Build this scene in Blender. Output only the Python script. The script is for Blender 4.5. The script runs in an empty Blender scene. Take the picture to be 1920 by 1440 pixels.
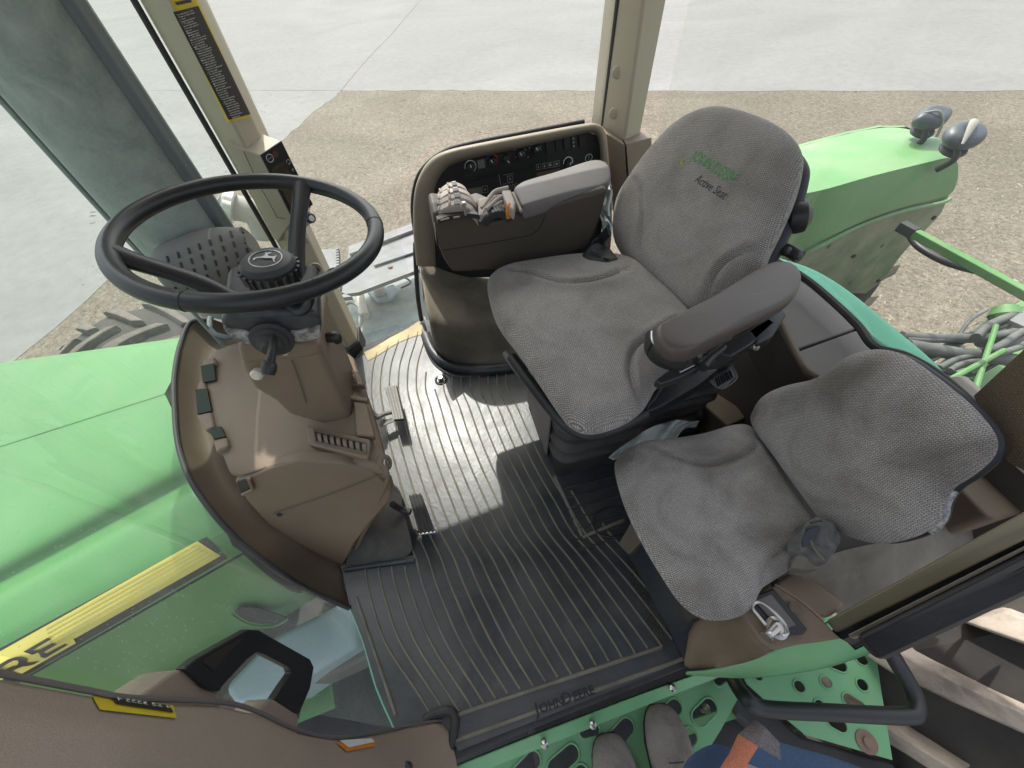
import bpy, math, random
import numpy as np
from mathutils import Vector, Matrix
from mathutils.bvhtree import BVHTree
random.seed(7)
SC = bpy.context.scene
COL = SC.collection
# ------------------------------------------------------------------ camera
F = 730.0                      # focal length in pixels of a 1920 x 1440 frame
NAD = np.array([1000.0, 1290.0]) - np.array([960.0, 720.0])
YAW = math.radians(11)
_d = np.array([NAD[0], NAD[1], F]); _up = -_d / np.linalg.norm(_d)
_f = np.array([0, 0, 1.0]); _h = _f - _up * _f.dot(_up); _h /= np.linalg.norm(_h)
_r = np.cross(_h, _up)
BAS = np.array([math.sin(YAW) * _h + math.cos(YAW) * _r, math.cos(YAW) * _h - math.sin(YAW) * _r, _up])
CAM = np.array([0.0, 0.0, 1.25])
cd = bpy.data.cameras.new('camera'); cam = bpy.data.objects.new('camera', cd); COL.objects.link(cam)
cd.sensor_width = 36; cd.lens = 36 * F / 1920; cd.clip_start = 0.02; cd.clip_end = 2000
M = Matrix.Identity(4)
for i in range(3):
    M[i][0] = BAS[i][0]; M[i][1] = -BAS[i][1]; M[i][2] = -BAS[i][2]; M[i][3] = CAM[i]
cam.matrix_world = M
SC.camera = cam
# ------------------------------------------------------------------ light
SUN = Vector((-0.04, 0.69, 1.0)).normalized()          # towards the sun
w = bpy.data.worlds.new("World"); SC.world = w; w.use_nodes = True
nt = w.node_tree; bg = nt.nodes['Background']
sky = nt.nodes.new('ShaderNodeTexSky'); sky.sky_type = 'NISHITA'; sky.sun_disc = False
sky.sun_elevation = math.asin(SUN.z); sky.sun_rotation = math.atan2(SUN.x, SUN.y)
sky.air_density = 1.0; sky.dust_density = 4.0; sky.ozone_density = .5
hs_ = nt.nodes.new('ShaderNodeHueSaturation'); hs_.inputs['Saturation'].default_value = .45     # hazy, whitish sky
nt.links.new(sky.outputs[0], hs_.inputs['Color']); nt.links.new(hs_.outputs[0], bg.inputs[0]); bg.inputs[1].default_value = 0.15
sl = bpy.data.lights.new('sun', 'SUN'); sl.energy = 2.0; sl.angle = math.radians(0.5); sl.color = (1, .96, .9)
so = bpy.data.objects.new('sun', sl); COL.objects.link(so); so.location = (2, 5, 9)
so.rotation_euler = SUN.to_track_quat('Z', 'Y').to_euler()
SC.view_settings.view_transform = 'Standard'; SC.view_settings.look = 'None'
SC.view_settings.gamma = 1; SC.view_settings.use_curve_mapping = False
SC.view_settings.exposure = 1.2
SC.cycles.max_bounces = 10; SC.cycles.transparent_max_bounces = 16; SC.cycles.diffuse_bounces = 5

# ------------------------------------------------------------------ helpers
def ray(px, py):
    v = BAS @ np.array([px - 960.0, py - 720.0, F]); return v / np.linalg.norm(v)
def V(px, py, ax, val):
    """the point of the plane ax = val seen at photograph pixel px, py"""
    i = 'xyz'.index(ax); v = ray(px, py); return Vector(CAM + (val - CAM[i]) / v[i] * v)
def Z(val, *pts): return [V(a, b, 'z', val) for a, b in pts]
def Y(val, *pts): return [V(a, b, 'y', val) for a, b in pts]
def X(val, *pts): return [V(a, b, 'x', val) for a, b in pts]
def PV(px, py, p0, n):
    v = Vector(ray(px, py)); c = Vector(CAM); return c + v * ((Vector(p0) - c).dot(n) / v.dot(n))
def PL(p0, n, *pts): return [PV(a, b, p0, n) for a, b in pts]
def pix(p):
    v = BAS.T @ (np.array(p) - CAM); return 960 + F * v[0] / v[2], 720 + F * v[1] / v[2]

def tagit(o, label=None, cat=None, group=None, kind=None):
    if label: o['label'] = label
    if cat: o['category'] = cat
    if group: o['group'] = group
    if kind: o['kind'] = kind
    return o
def thing(name, loc, label, cat, group=None):
    o = bpy.data.objects.new(name, None); COL.objects.link(o); o.location = loc
    o.empty_display_size = .05
    return tagit(o, label, cat, group)
def wloc(o):
    p = Vector((0, 0, 0))
    while o: p += Vector(o.location); o = o.parent
    return p
def add(name, verts, faces, mat, parent=None, bevel=0, seg=2, sub=0, solid=0, sharp=35, uvs=None, flat=False, loc=None, soff=-1):
    off = wloc(parent) if parent else Vector((0, 0, 0))
    if loc is not None: off = off + (Vector(loc) - off)
    me = bpy.data.meshes.new(name)
    me.from_pydata([tuple(Vector(v) - off) for v in verts], [], [tuple(f) for f in faces])
    me.validate(); me.update()
    if uvs is not None:
        ul = me.uv_layers.new(name='UVMap')
        for l in me.loops: ul.data[l.index].uv = uvs[l.vertex_index]
    if not flat:
        me.shade_smooth()
        if sharp: me.set_sharp_from_angle(angle=math.radians(sharp))
    me.materials.append(mat)
    o = bpy.data.objects.new(name, me); COL.objects.link(o)
    if parent: o.parent = parent; o.location = off - wloc(parent)
    else: o.location = off
    if sub:
        m = o.modifiers.new('s', 'SUBSURF'); m.levels = m.render_levels = sub
    if solid:
        m = o.modifiers.new('t', 'SOLIDIFY'); m.thickness = solid; m.offset = soff
    if bevel:
        m = o.modifiers.new('b', 'BEVEL'); m.width = bevel; m.segments = seg; m.limit_method = 'ANGLE'
        m.angle_limit = math.radians(30); m.harden_normals = True
    return o
def flipfix(verts, faces):
    """orient a closed mesh outward"""
    vol = 0
    for f in faces:
        a = verts[f[0]]
        for i in range(1, len(f) - 1):
            vol += Vector(a).dot(Vector(verts[f[i]]).cross(Vector(verts[f[i + 1]])))
    return faces if vol > 0 else [tuple(reversed(f)) for f in faces]
def prism(name, outline, off, mat, parent=None, **k):
    n = len(outline); off = Vector(off)
    c = sum((Vector(p) for p in outline), Vector()) / n
    v = [Vector(p) for p in outline] + [Vector(p) + off for p in outline]
    f = [tuple(range(n)), tuple(range(2 * n - 1, n - 1, -1))] + [(i + n, (i + 1) % n + n, (i + 1) % n, i) for i in range(n)]
    vv = [p - c for p in v]
    return add(name, v, flipfix(vv, f), mat, parent, **k)
def loft(name, secs, mat, parent=None, close=True, caps=True, **k):
    n = len(secs[0]); v = [Vector(p) for s in secs for p in s]; f = []
    for a in range(len(secs) - 1):
        for i in range(n if close else n - 1):
            j = (i + 1) % n
            f.append((a * n + i, a * n + j, (a + 1) * n + j, (a + 1) * n + i))
    if caps and close:
        f.append(tuple(reversed(range(n)))); f.append(tuple(range((len(secs) - 1) * n, len(secs) * n)))
    c = sum(v, Vector()) / len(v)
    if close: f = flipfix([p - c for p in v], f)
    return add(name, v, f, mat, parent, **k)
def sheet(name, rows, mat, parent=None, face=None, **k):
    """grid of points; face = a point the sheet should face"""
    r, n = len(rows), len(rows[0]); v = [Vector(p) for s in rows for p in s]
    f = [(a * n + i, a * n + i + 1, (a + 1) * n + i + 1, (a + 1) * n + i) for a in range(r - 1) for i in range(n - 1)]
    q = f[len(f) // 2]; nn = (v[q[1]] - v[q[0]]).cross(v[q[2]] - v[q[0]])
    if nn.dot(Vector(face if face is not None else CAM) - v[q[0]]) < 0: f = [tuple(reversed(x)) for x in f]
    return add(name, v, f, mat, parent, **k)
def box(name, c, s, mat, parent=None, rot=None, **k):
    c = Vector(c); R = rot or Matrix.Identity(3)
    v = [c + R @ Vector((sx * s[0] / 2, sy * s[1] / 2, sz * s[2] / 2)) for sx in (-1, 1) for sy in (-1, 1) for sz in (-1, 1)]
    f = [(0, 1, 3, 2), (4, 6, 7, 5), (0, 4, 5, 1), (2, 3, 7, 6), (0, 2, 6, 4), (1, 5, 7, 3)]
    return add(name, v, flipfix([p - c for p in v], f), mat, parent, **k)
def spline(pts, n, closed=False):
    P = [Vector(p) for p in pts]; m = len(P); out = []
    segs = m if closed else m - 1
    for s in range(segs):
        if closed: a, b, c, d = P[(s - 1) % m], P[s], P[(s + 1) % m], P[(s + 2) % m]
        else: a, b, c, d = P[max(s - 1, 0)], P[s], P[s + 1], P[min(s + 2, m - 1)]
        for i in range(n):
            t = i / n
            out.append(.5 * ((2 * b) + (c - a) * t + (2 * a - 5 * b + 4 * c - d) * t * t + (3 * b - a - 3 * c + d) * t ** 3))
    if not closed: out.append(P[-1])
    return out
def tube(name, pts, r, mat, parent=None, n=12, sm=6, closed=False, flat=1.0, up=None, rend=None, caps=True, **k):
    """round or flattened tube through pts, r may be a list per control point"""
    P = spline(pts, sm, closed) if sm > 1 else [Vector(p) for p in pts]
    m = len(P)
    if isinstance(r, (list, tuple)):
        rr = [x.x for x in spline([Vector((a, 0, 0)) for a in r], sm, closed)] if sm > 1 else list(r)
    else: rr = [r] * m
    v = []; f = []; N = None
    for i in range(m):
        T = (P[(i + 1) % m] - P[i - 1]) if closed else (P[min(i + 1, m - 1)] - P[max(i - 1, 0)])
        T.normalize()
        if up is not None: N = Vector(up) - T * T.dot(Vector(up))
        elif N is None: N = T.orthogonal()
        else: N = N - T * N.dot(T)
        N.normalize(); Bn = T.cross(N)
        for j in range(n):
            a = 2 * math.pi * j / n
            v.append(P[i] + rr[i] * (N * math.cos(a) * flat + Bn * math.sin(a)))
    for i in range(m if closed else m - 1):
        for j in range(n):
            a = i * n + j; b = i * n + (j + 1) % n; c = ((i + 1) % m) * n + (j + 1) % n; d = ((i + 1) % m) * n + j
            f.append((a, b, c, d))
    if not closed and caps: f.append(tuple(reversed(range(n)))); f.append(tuple(range((m - 1) * n, m * n)))
    return add(name, v, f, mat, parent, **k)
def frame_of(axis):
    a = Vector(axis).normalized(); u = a.orthogonal().normalized(); return u, a.cross(u), a
def lathe(name, prof, base, axis, mat, parent=None, n=32, **k):
    u, w_, a = frame_of(axis); base = Vector(base); v = []; f = []
    for r, h in prof:
        for j in range(n):
            t = 2 * math.pi * j / n; v.append(base + a * h + (u * math.cos(t) + w_ * math.sin(t)) * max(r, 1e-5))
    m = len(prof)
    for i in range(m - 1):
        for j in range(n): f.append((i * n + j, i * n + (j + 1) % n, (i + 1) * n + (j + 1) % n, (i + 1) * n + j))
    f.append(tuple(reversed(range(n)))); f.append(tuple(range((m - 1) * n, m * n)))
    return add(name, v, f, mat, parent, **k)
def pillow(name, outline, nrm, top, bot, edge, mat, parent=None, creases=(), crown=0.0, rings=26, per=6, disp=None, ctr=None):
    """upholstered pad: closed outline on a plane, rounded rim, seams pressed in"""
    nrm = Vector(nrm).normalized()
    P = spline(outline, per, True); c = sum(P, Vector()) / len(P)
    if ctr is not None: c = Vector(ctr)
    u = (P[0] - c); u = (u - nrm * u.dot(nrm)).normalized(); w_ = nrm.cross(u)
    Q = [((p - c).dot(u), (p - c).dot(w_)) for p in P]
    area = sum(Q[i][0] * Q[(i + 1) % len(Q)][1] - Q[(i + 1) % len(Q)][0] * Q[i][1] for i in range(len(Q)))
    if area < 0: Q.reverse()
    n = len(Q); C2 = []
    for cr in creases:
        pts = [((p - c).dot(u), (p - c).dot(w_)) for p in spline(cr['p'], 8)]
        C2.append((np.array(pts), cr.get('w', .012), cr.get('d', .012)))
    def dz(x, y):
        h = 0
        for pts, wd, dp in C2:
            a = pts[:-1]; b = pts[1:]; d = b - a; q = np.array([x, y]) - a
            t = np.clip((q * d).sum(1) / (d * d).sum(1), 0, 1)
            dd = np.sqrt((((q - d * t[:, None])) ** 2).sum(1).min())
            h -= dp * math.exp(-(dd / wd) ** 2) * 1.0 - dp * .5 * math.exp(-((dd - wd * 2.5) / (wd * 2)) ** 2)
        return h
    v = []; uv = []; f = []
    angs = [0, 15, 30, 45, 60, 75, 90]
    ringdef = []
    for a in angs: ringdef.append(('e', a))
    inner = [i / rings for i in range(rings - 1, 0, -1)]
    for s in inner: ringdef.append(('i', s))
    def ringpts(sign, height):
        out = []
        for kind, s in ringdef:
            row = []
            for (x, y) in Q:
                L = math.hypot(x, y); e = min(edge, L * .5)
                if kind == 'e':
                    ins = e * (1 - math.cos(math.radians(s))); hh = math.sin(math.radians(s)) * height; k_ = (L - ins) / L
                else:
                    k_ = (L - e) / L * s; hh = height
                X_, Y_ = x * k_, y * k_
                hh += crown * (1 - k_ * k_) * (1 if sign > 0 else 0)
                fade = 1 if kind == 'i' else s / 90
                if sign > 0: hh += dz(X_, Y_) * fade + (disp(X_, Y_) * fade if disp else 0)
                row.append((c + u * X_ + w_ * Y_ + nrm * (hh * sign), (X_, Y_)))
            out.append(row)
        return out
    topr = ringpts(1, top); botr = ringpts(-1, bot)
    allr = list(reversed(botr)) + topr[1:]
    # rim UV stretches by arc so that the weave keeps its scale
    for row in allr:
        for p, q in row: v.append(p); uv.append(q)
    R = len(allr)
    for i in range(R - 1):
        for j in range(n):
            f.append((i * n + j, i * n + (j + 1) % n, (i + 1) * n + (j + 1) % n, (i + 1) * n + j))
    v.append(c - nrm * bot); uv.append((0, 0)); v.append(c + nrm * (top + crown + dz(0, 0))); uv.append((0, 0))
    for j in range(n):
        f.append((len(v) - 2, (j + 1) % n, j)); f.append((len(v) - 1, (R - 1) * n + j, (R - 1) * n + (j + 1) % n))
    return add(name, v, flipfix([p - c for p in v], f), mat, parent, uvs=uv, sharp=0)
def bvh_of(*objs):
    dg = bpy.context.evaluated_depsgraph_get(); dg.update(); out = []
    V_, F_ = [], []
    for o in objs:
        e = o.evaluated_get(dg); me = e.to_mesh(); b = len(V_); wl = wloc(o)
        V_ += [v.co + wl for v in me.vertices]; F_ += [[b + i for i in p.vertices] for p in me.polygons]
        e.to_mesh_clear()
    return BVHTree.FromPolygons(V_, F_)
def cast(bvh, px, py, off=.001):
    d = Vector(ray(px, py)); h = bvh.ray_cast(Vector(CAM), d)
    if h[0] is None: return None
    n = h[1] if h[1].dot(d) < 0 else -h[1]
    return h[0] + n * off
def decal(name, quad, bvh, mat, parent, off=.0015, nu=12, nv=6, thick=0):
    """flat print lying on a surface; quad = four photograph corners"""
    rows = []
    for j in range(nv + 1):
        row = []
        for i in range(nu + 1):
            s, t = i / nu, j / nv
            a = [quad[0][k] * (1 - s) + quad[1][k] * s for k in (0, 1)]; b = [quad[3][k] * (1 - s) + quad[2][k] * s for k in (0, 1)]
            q = (a[0] * (1 - t) + b[0] * t, a[1] * (1 - t) + b[1] * t)
            p = cast(bvh, q[0], q[1], off)
            if p is None: p = row[-1] if row else V(q[0], q[1], 'z', 0)
            row.append(p)
        rows.append(row)
    return sheet(name, rows, mat, parent, flat=False, sharp=0)
def textmesh(body, size, spacing=1.0, line=1.0, bold=0):
    cu = bpy.data.curves.new('t', 'FONT'); cu.body = body; cu.size = size; cu.space_character = spacing; cu.space_line = line
    cu.resolution_u = 2; cu.offset = bold
    o = bpy.data.objects.new('t', cu); COL.objects.link(o)
    dg = bpy.context.evaluated_depsgraph_get(); dg.update(); me = o.evaluated_get(dg).to_mesh()
    vs = [v.co.copy() for v in me.vertices]; fs = [list(p.vertices) for p in me.polygons]
    o.evaluated_get(dg).to_mesh_clear(); bpy.data.objects.remove(o); bpy.data.curves.remove(cu)
    return vs, fs
def lettering(name, body, origin, xd, yd, size, mat, parent, h=.001, bvh=None, off=.001, **k):
    vs, fs = textmesh(body, size, **k)
    xd = Vector(xd).normalized(); yd = Vector(yd); yd = (yd - xd * yd.dot(xd)).normalized(); nn = xd.cross(yd)
    if nn.dot(Vector(CAM) - Vector(origin)) < 0: nn = -nn
    out = []
    for v in vs:
        p = Vector(origin) + xd * v.x + yd * v.y + nn * h
        if bvh:
            d = (p - Vector(CAM)).normalized(); hit = bvh.ray_cast(Vector(CAM), d)
            if hit[0] is not None:
                n2 = hit[1] if hit[1].dot(d) < 0 else -hit[1]; p = hit[0] + n2 * off
        out.append(p)
    return add(name, out, fs, mat, parent, flat=True)

# ------------------------------------------------------------------ materials
def newmat(name):
    m = bpy.data.materials.new(name); m.use_nodes = True; t = m.node_tree; b = t.nodes['Principled BSDF']; return m, t, b
def N(t, typ, **k):
    n = t.nodes.new(typ)
    for a, v in k.items(): setattr(n, a, v)
    return n
def plain(name, col, rough=.5, metal=0, var=.12, vscale=6, grain=0, gscale=600, bump=.0, bscale=300, dust=0, dcol=(.42, .36, .27), dscale=4, spec=.5, scratch=0):
    m, t, b = newmat(name); L = t.links.new
    tc = N(t, 'ShaderNodeTexCoord'); O = tc.outputs['Object']
    n1 = N(t, 'ShaderNodeTexNoise'); n1.inputs['Scale'].default_value = vscale; n1.inputs['Detail'].default_value = 6; L(O, n1.inputs[0])
    r = N(t, 'ShaderNodeMapRange'); L(n1.outputs[0], r.inputs[0]); r.inputs[1].default_value = .3; r.inputs[2].default_value = .7
    r.inputs[3].default_value = 1 - var; r.inputs[4].default_value = 1 + var
    mul = N(t, 'ShaderNodeVectorMath', operation='SCALE'); mul.inputs[0].default_value = col; L(r.outputs[0], mul.inputs['Scale'])
    cur = mul.outputs[0]
    if grain:
        n2 = N(t, 'ShaderNodeTexNoise'); n2.inputs['Scale'].default_value = gscale; n2.inputs['Detail'].default_value = 2; L(O, n2.inputs[0])
        r2 = N(t, 'ShaderNodeMapRange'); L(n2.outputs[0], r2.inputs[0]); r2.inputs[1].default_value = .3; r2.inputs[2].default_value = .7
        r2.inputs[3].default_value = 1 - grain; r2.inputs[4].default_value = 1 + grain
        m2 = N(t, 'ShaderNodeVectorMath', operation='SCALE'); L(cur, m2.inputs[0]); L(r2.outputs[0], m2.inputs['Scale']); cur = m2.outputs[0]
    rr = None
    if dust:
        n3 = N(t, 'ShaderNodeTexNoise'); n3.inputs['Scale'].default_value = dscale; n3.inputs['Detail'].default_value = 9; n3.inputs['Roughness'].default_value = .65; n3.inputs['Distortion'].default_value = .6
        L(O, n3.inputs[0]); r3 = N(t, 'ShaderNodeMapRange'); L(n3.outputs[0], r3.inputs[0])
        r3.inputs[1].default_value = .38; r3.inputs[2].default_value = .68; r3.inputs[3].default_value = dust * .15; r3.inputs[4].default_value = dust
        mx = N(t, 'ShaderNodeMix', data_type='RGBA'); L(r3.outputs[0], mx.inputs[0]); L(cur, mx.inputs[6]); mx.inputs[7].default_value = (*dcol, 1); cur = mx.outputs[2]
        rr = N(t, 'ShaderNodeMapRange'); L(r3.outputs[0], rr.inputs[0]); rr.inputs[3].default_value = rough; rr.inputs[4].default_value = min(1, rough + .35); L(rr.outputs[0], b.inputs['Roughness'])
    if scratch:
        mp = N(t, 'ShaderNodeMapping'); mp.inputs['Rotation'].default_value = (.4, .3, .9); mp.inputs['Scale'].default_value = (3, 60, 3); L(O, mp.inputs[0])
        n4 = N(t, 'ShaderNodeTexNoise'); n4.inputs['Scale'].default_value = 5; n4.inputs['Detail'].default_value = 4; L(mp.outputs[0], n4.inputs[0])
        r4 = N(t, 'ShaderNodeMapRange'); L(n4.outputs[0], r4.inputs[0]); r4.inputs[1].default_value = .62; r4.inputs[2].default_value = .75; r4.inputs[3].default_value = 0; r4.inputs[4].default_value = scratch
        mx = N(t, 'ShaderNodeMix', data_type='RGBA'); L(r4.outputs[0], mx.inputs[0]); L(cur, mx.inputs[6]); mx.inputs[7].default_value = (*dcol, 1); cur = mx.outputs[2]
    L(cur, b.inputs['Base Color'])
    if not rr: b.inputs['Roughness'].default_value = rough
    b.inputs['Metallic'].default_value = metal; b.inputs['Specular IOR Level'].default_value = spec
    if bump:
        nb = N(t, 'ShaderNodeTexNoise'); nb.inputs['Scale'].default_value = bscale; nb.inputs['Detail'].default_value = 3; L(O, nb.inputs[0])
        bp = N(t, 'ShaderNodeBump'); bp.inputs['Strength'].default_value = bump; bp.inputs['Distance'].default_value = .002; L(nb.outputs[0], bp.inputs['Height']); L(bp.outputs[0], b.inputs['Normal'])
    return m
def weave(name, c1, c2, scale=210, rowstretch=.62, bump=.6, soil=.35, rot=0):
    """knitted upholstery: rows of small stitches, soiled"""
    m, t, b = newmat(name); L = t.links.new
    tc = N(t, 'ShaderNodeTexCoord'); mp = N(t, 'ShaderNodeMapping'); L(tc.outputs['UV'], mp.inputs[0]); mp.inputs['Rotation'].default_value = (0, 0, rot)
    nz = N(t, 'ShaderNodeTexNoise'); nz.inputs['Scale'].default_value = 40; nz.inputs['Detail'].default_value = 3; L(mp.outputs[0], nz.inputs[0])
    ad = N(t, 'ShaderNodeVectorMath', operation='MULTIPLY_ADD'); L(nz.outputs['Color'], ad.inputs[0]); ad.inputs[1].default_value = (.003, .003, 0); L(mp.outputs[0], ad.inputs[2])
    br = N(t, 'ShaderNodeTexBrick'); L(ad.outputs[0], br.inputs[0]); br.inputs['Scale'].default_value = scale; br.offset = .5
    br.inputs['Mortar Size'].default_value = .18; br.inputs['Mortar Smooth'].default_value = .8; br.inputs['Brick Width'].default_value = 1.0; br.inputs['Row Height'].default_value = rowstretch
    br.inputs['Color1'].default_value = (*c1, 1); br.inputs['Color2'].default_value = tuple(x * .82 for x in c1) + (1,); br.inputs['Mortar'].default_value = (*c2, 1)
    fz = N(t, 'ShaderNodeTexNoise'); fz.inputs['Scale'].default_value = 520; L(mp.outputs[0], fz.inputs[0])
    r0 = N(t, 'ShaderNodeMapRange'); L(fz.outputs[0], r0.inputs[0]); r0.inputs[1].default_value = .3; r0.inputs[2].default_value = .7; r0.inputs[3].default_value = .68; r0.inputs[4].default_value = 1.32
    s0 = N(t, 'ShaderNodeVectorMath', operation='SCALE'); L(br.outputs[0], s0.inputs[0]); L(r0.outputs[0], s0.inputs['Scale'])
    n1 = N(t, 'ShaderNodeTexNoise'); n1.inputs['Scale'].default_value = 7; n1.inputs['Detail'].default_value = 8; n1.inputs['Distortion'].default_value = .8; L(mp.outputs[0], n1.inputs[0])
    r = N(t, 'ShaderNodeMapRange'); L(n1.outputs[0], r.inputs[0]); r.inputs[1].default_value = .42; r.inputs[2].default_value = .72; r.inputs[3].default_value = 0; r.inputs[4].default_value = soil
    mx = N(t, 'ShaderNodeMix', data_type='RGBA'); L(r.outputs[0], mx.inputs[0]); L(s0.outputs[0], mx.inputs[6]); mx.inputs[7].default_value = (.07, .058, .045, 1)
    L(mx.outputs[2], b.inputs['Base Color']); b.inputs['Roughness'].default_value = .95; b.inputs['Specular IOR Level'].default_value = .15
    b.inputs['Sheen Weight'].default_value = .25
    bp = N(t, 'ShaderNodeBump'); bp.inputs['Strength'].default_value = bump; bp.inputs['Distance'].default_value = .0015
    inv = N(t, 'ShaderNodeMath', operation='SUBTRACT'); inv.inputs[0].default_value = 1; L(br.outputs['Fac'], inv.inputs[1]); L(inv.outputs[0], bp.inputs['Height']); L(bp.outputs[0], b.inputs['Normal'])
    return m
def glassy(name, tint, dust=.12, dcol=(.75, .78, .74), refl=.5, streak=True):
    """thin dusty pane"""
    m = bpy.data.materials.new(name); m.use_nodes = True; t = m.node_tree; L = t.links.new; t.nodes.clear()
    out = N(t, 'ShaderNodeOutputMaterial'); tr = N(t, 'ShaderNodeBsdfTransparent'); tr.inputs[0].default_value = (*tint, 1)
    gl = N(t, 'ShaderNodeBsdfGlossy'); gl.inputs['Roughness'].default_value = .02; df = N(t, 'ShaderNodeBsdfDiffuse'); df.inputs[0].default_value = (*dcol, 1)
    fr = N(t, 'ShaderNodeFresnel'); fr.inputs[0].default_value = 1.45
    fm = N(t, 'ShaderNodeMath', operation='MULTIPLY'); L(fr.outputs[0], fm.inputs[0]); fm.inputs[1].default_value = refl
    m1 = N(t, 'ShaderNodeMixShader'); L(fm.outputs[0], m1.inputs[0]); L(tr.outputs[0], m1.inputs[1]); L(gl.outputs[0], m1.inputs[2])
    tc = N(t, 'ShaderNodeTexCoord'); n = N(t, 'ShaderNodeTexNoise'); n.inputs['Scale'].default_value = 5; n.inputs['Detail'].default_value = 8; L(tc.outputs['Object'], n.inputs[0])
    r = N(t, 'ShaderNodeMapRange'); L(n.outputs[0], r.inputs[0]); r.inputs[1].default_value = .3; r.inputs[2].default_value = .7; r.inputs[3].default_value = dust * .4; r.inputs[4].default_value = dust * 1.4
    v = N(t, 'ShaderNodeTexVoronoi'); v.inputs['Scale'].default_value = 170; L(tc.outputs['Object'], v.inputs[0])
    rv = N(t, 'ShaderNodeMapRange'); L(v.outputs['Distance'], rv.inputs[0]); rv.inputs[1].default_value = .10; rv.inputs[2].default_value = .2; rv.inputs[3].default_value = dust * 1.8; rv.inputs[4].default_value = 0
    ad = N(t, 'ShaderNodeMath', operation='ADD'); L(r.outputs[0], ad.inputs[0]); L(rv.outputs[0], ad.inputs[1]); cur = ad.outputs[0]
    if streak:
        mp = N(t, 'ShaderNodeMapping'); mp.inputs['Rotation'].default_value = (.5, 0, .2); mp.inputs['Scale'].default_value = (25, 25, 1.5); L(tc.outputs['Object'], mp.inputs[0])
        ns = N(t, 'ShaderNodeTexNoise'); ns.inputs['Scale'].default_value = 2; ns.inputs['Detail'].default_value = 4; L(mp.outputs[0], ns.inputs[0])
        rs = N(t, 'ShaderNodeMapRange'); L(ns.outputs[0], rs.inputs[0]); rs.inputs[1].default_value = .6; rs.inputs[2].default_value = .8; rs.inputs[3].default_value = 0; rs.inputs[4].default_value = dust
        a2 = N(t, 'ShaderNodeMath', operation='ADD'); L(cur, a2.inputs[0]); L(rs.outputs[0], a2.inputs[1]); cur = a2.outputs[0]
    tl = N(t, 'ShaderNodeBsdfTranslucent'); tl.inputs[0].default_value = (*dcol, 1)
    dd = N(t, 'ShaderNodeMixShader'); dd.inputs[0].default_value = .5; L(df.outputs[0], dd.inputs[1]); L(tl.outputs[0], dd.inputs[2])
    m2 = N(t, 'ShaderNodeMixShader'); L(cur, m2.inputs[0]); L(m1.outputs[0], m2.inputs[1]); L(dd.outputs[0], m2.inputs[2]); L(m2.outputs[0], out.inputs[0])
    return m
def groundmat(name, c1, c2, c3, s1, pebble, bump, big=.25, crack=0, lo=.84, hi=1.12):
    m, t, b = newmat(name); L = t.links.new; tc = N(t, 'ShaderNodeTexCoord'); O = tc.outputs['Object']
    a = N(t, 'ShaderNodeTexNoise'); a.inputs['Scale'].default_value = s1; a.inputs['Detail'].default_value = 10; a.inputs['Roughness'].default_value = .7; L(O, a.inputs[0])
    g = N(t, 'ShaderNodeTexNoise'); g.inputs['Scale'].default_value = big; g.inputs['Detail'].default_value = 5; g.inputs['Distortion'].default_value = 1.2
    mp = N(t, 'ShaderNodeMapping'); mp.inputs['Rotation'].default_value = (0, 0, .45); mp.inputs['Scale'].default_value = (1, 1.5, 1); L(O, mp.inputs[0]); L(mp.outputs[0], g.inputs[0])
    cr = N(t, 'ShaderNodeValToRGB'); L(a.outputs[0], cr.inputs[0]); e = cr.color_ramp.elements
    e[0].position = .33; e[0].color = (*c1, 1); e[1].position = .66; e[1].color = (*c3, 1); k = e.new(.5); k.color = (*c2, 1)
    r = N(t, 'ShaderNodeMapRange'); L(g.outputs[0], r.inputs[0]); r.inputs[1].default_value = .3; r.inputs[2].default_value = .7; r.inputs[3].default_value = lo; r.inputs[4].default_value = hi
    s = N(t, 'ShaderNodeVectorMath', operation='SCALE'); L(cr.outputs[0], s.inputs[0]); L(r.outputs[0], s.inputs['Scale']); cur = s.outputs[0]
    if pebble:
        v = N(t, 'ShaderNodeTexVoronoi'); v.inputs['Scale'].default_value = pebble; L(O, v.inputs[0])
        rv = N(t, 'ShaderNodeMapRange'); L(v.outputs['Color'], rv.inputs[0]); rv.inputs[3].default_value = .72 if pebble < 100 else .93; rv.inputs[4].default_value = 1.25 if pebble < 100 else 1.06
        s2 = N(t, 'ShaderNodeVectorMath', operation='SCALE'); L(cur, s2.inputs[0]); L(rv.outputs[0], s2.inputs['Scale']); cur = s2.outputs[0]
    if crack:
        v2 = N(t, 'ShaderNodeTexNoise'); v2.inputs['Scale'].default_value = 14; v2.inputs['Detail'].default_value = 2; L(O, v2.inputs[0])
        rk = N(t, 'ShaderNodeMapRange'); L(v2.outputs[0], rk.inputs[0]); rk.inputs[1].default_value = .70; rk.inputs[2].default_value = .76; rk.inputs[3].default_value = 1; rk.inputs[4].default_value = .7
        s3 = N(t, 'ShaderNodeVectorMath', operation='SCALE'); L(cur, s3.inputs[0]); L(rk.outputs[0], s3.inputs['Scale']); cur = s3.outputs[0]
    L(cur, b.inputs['Base Color']); b.inputs['Roughness'].default_value = .95; b.inputs['Specular IOR Level'].default_value = .2
    bp = N(t, 'ShaderNodeBump'); bp.inputs['Strength'].default_value = bump; bp.inputs['Distance'].default_value = .02
    h = N(t, 'ShaderNodeTexNoise'); h.inputs['Scale'].default_value = s1 * 1.6; h.inputs['Detail'].default_value = 8; L(O, h.inputs[0]); L(h.outputs[0], bp.inputs['Height']); L(bp.outputs[0], b.inputs['Normal'])
    return m

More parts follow.
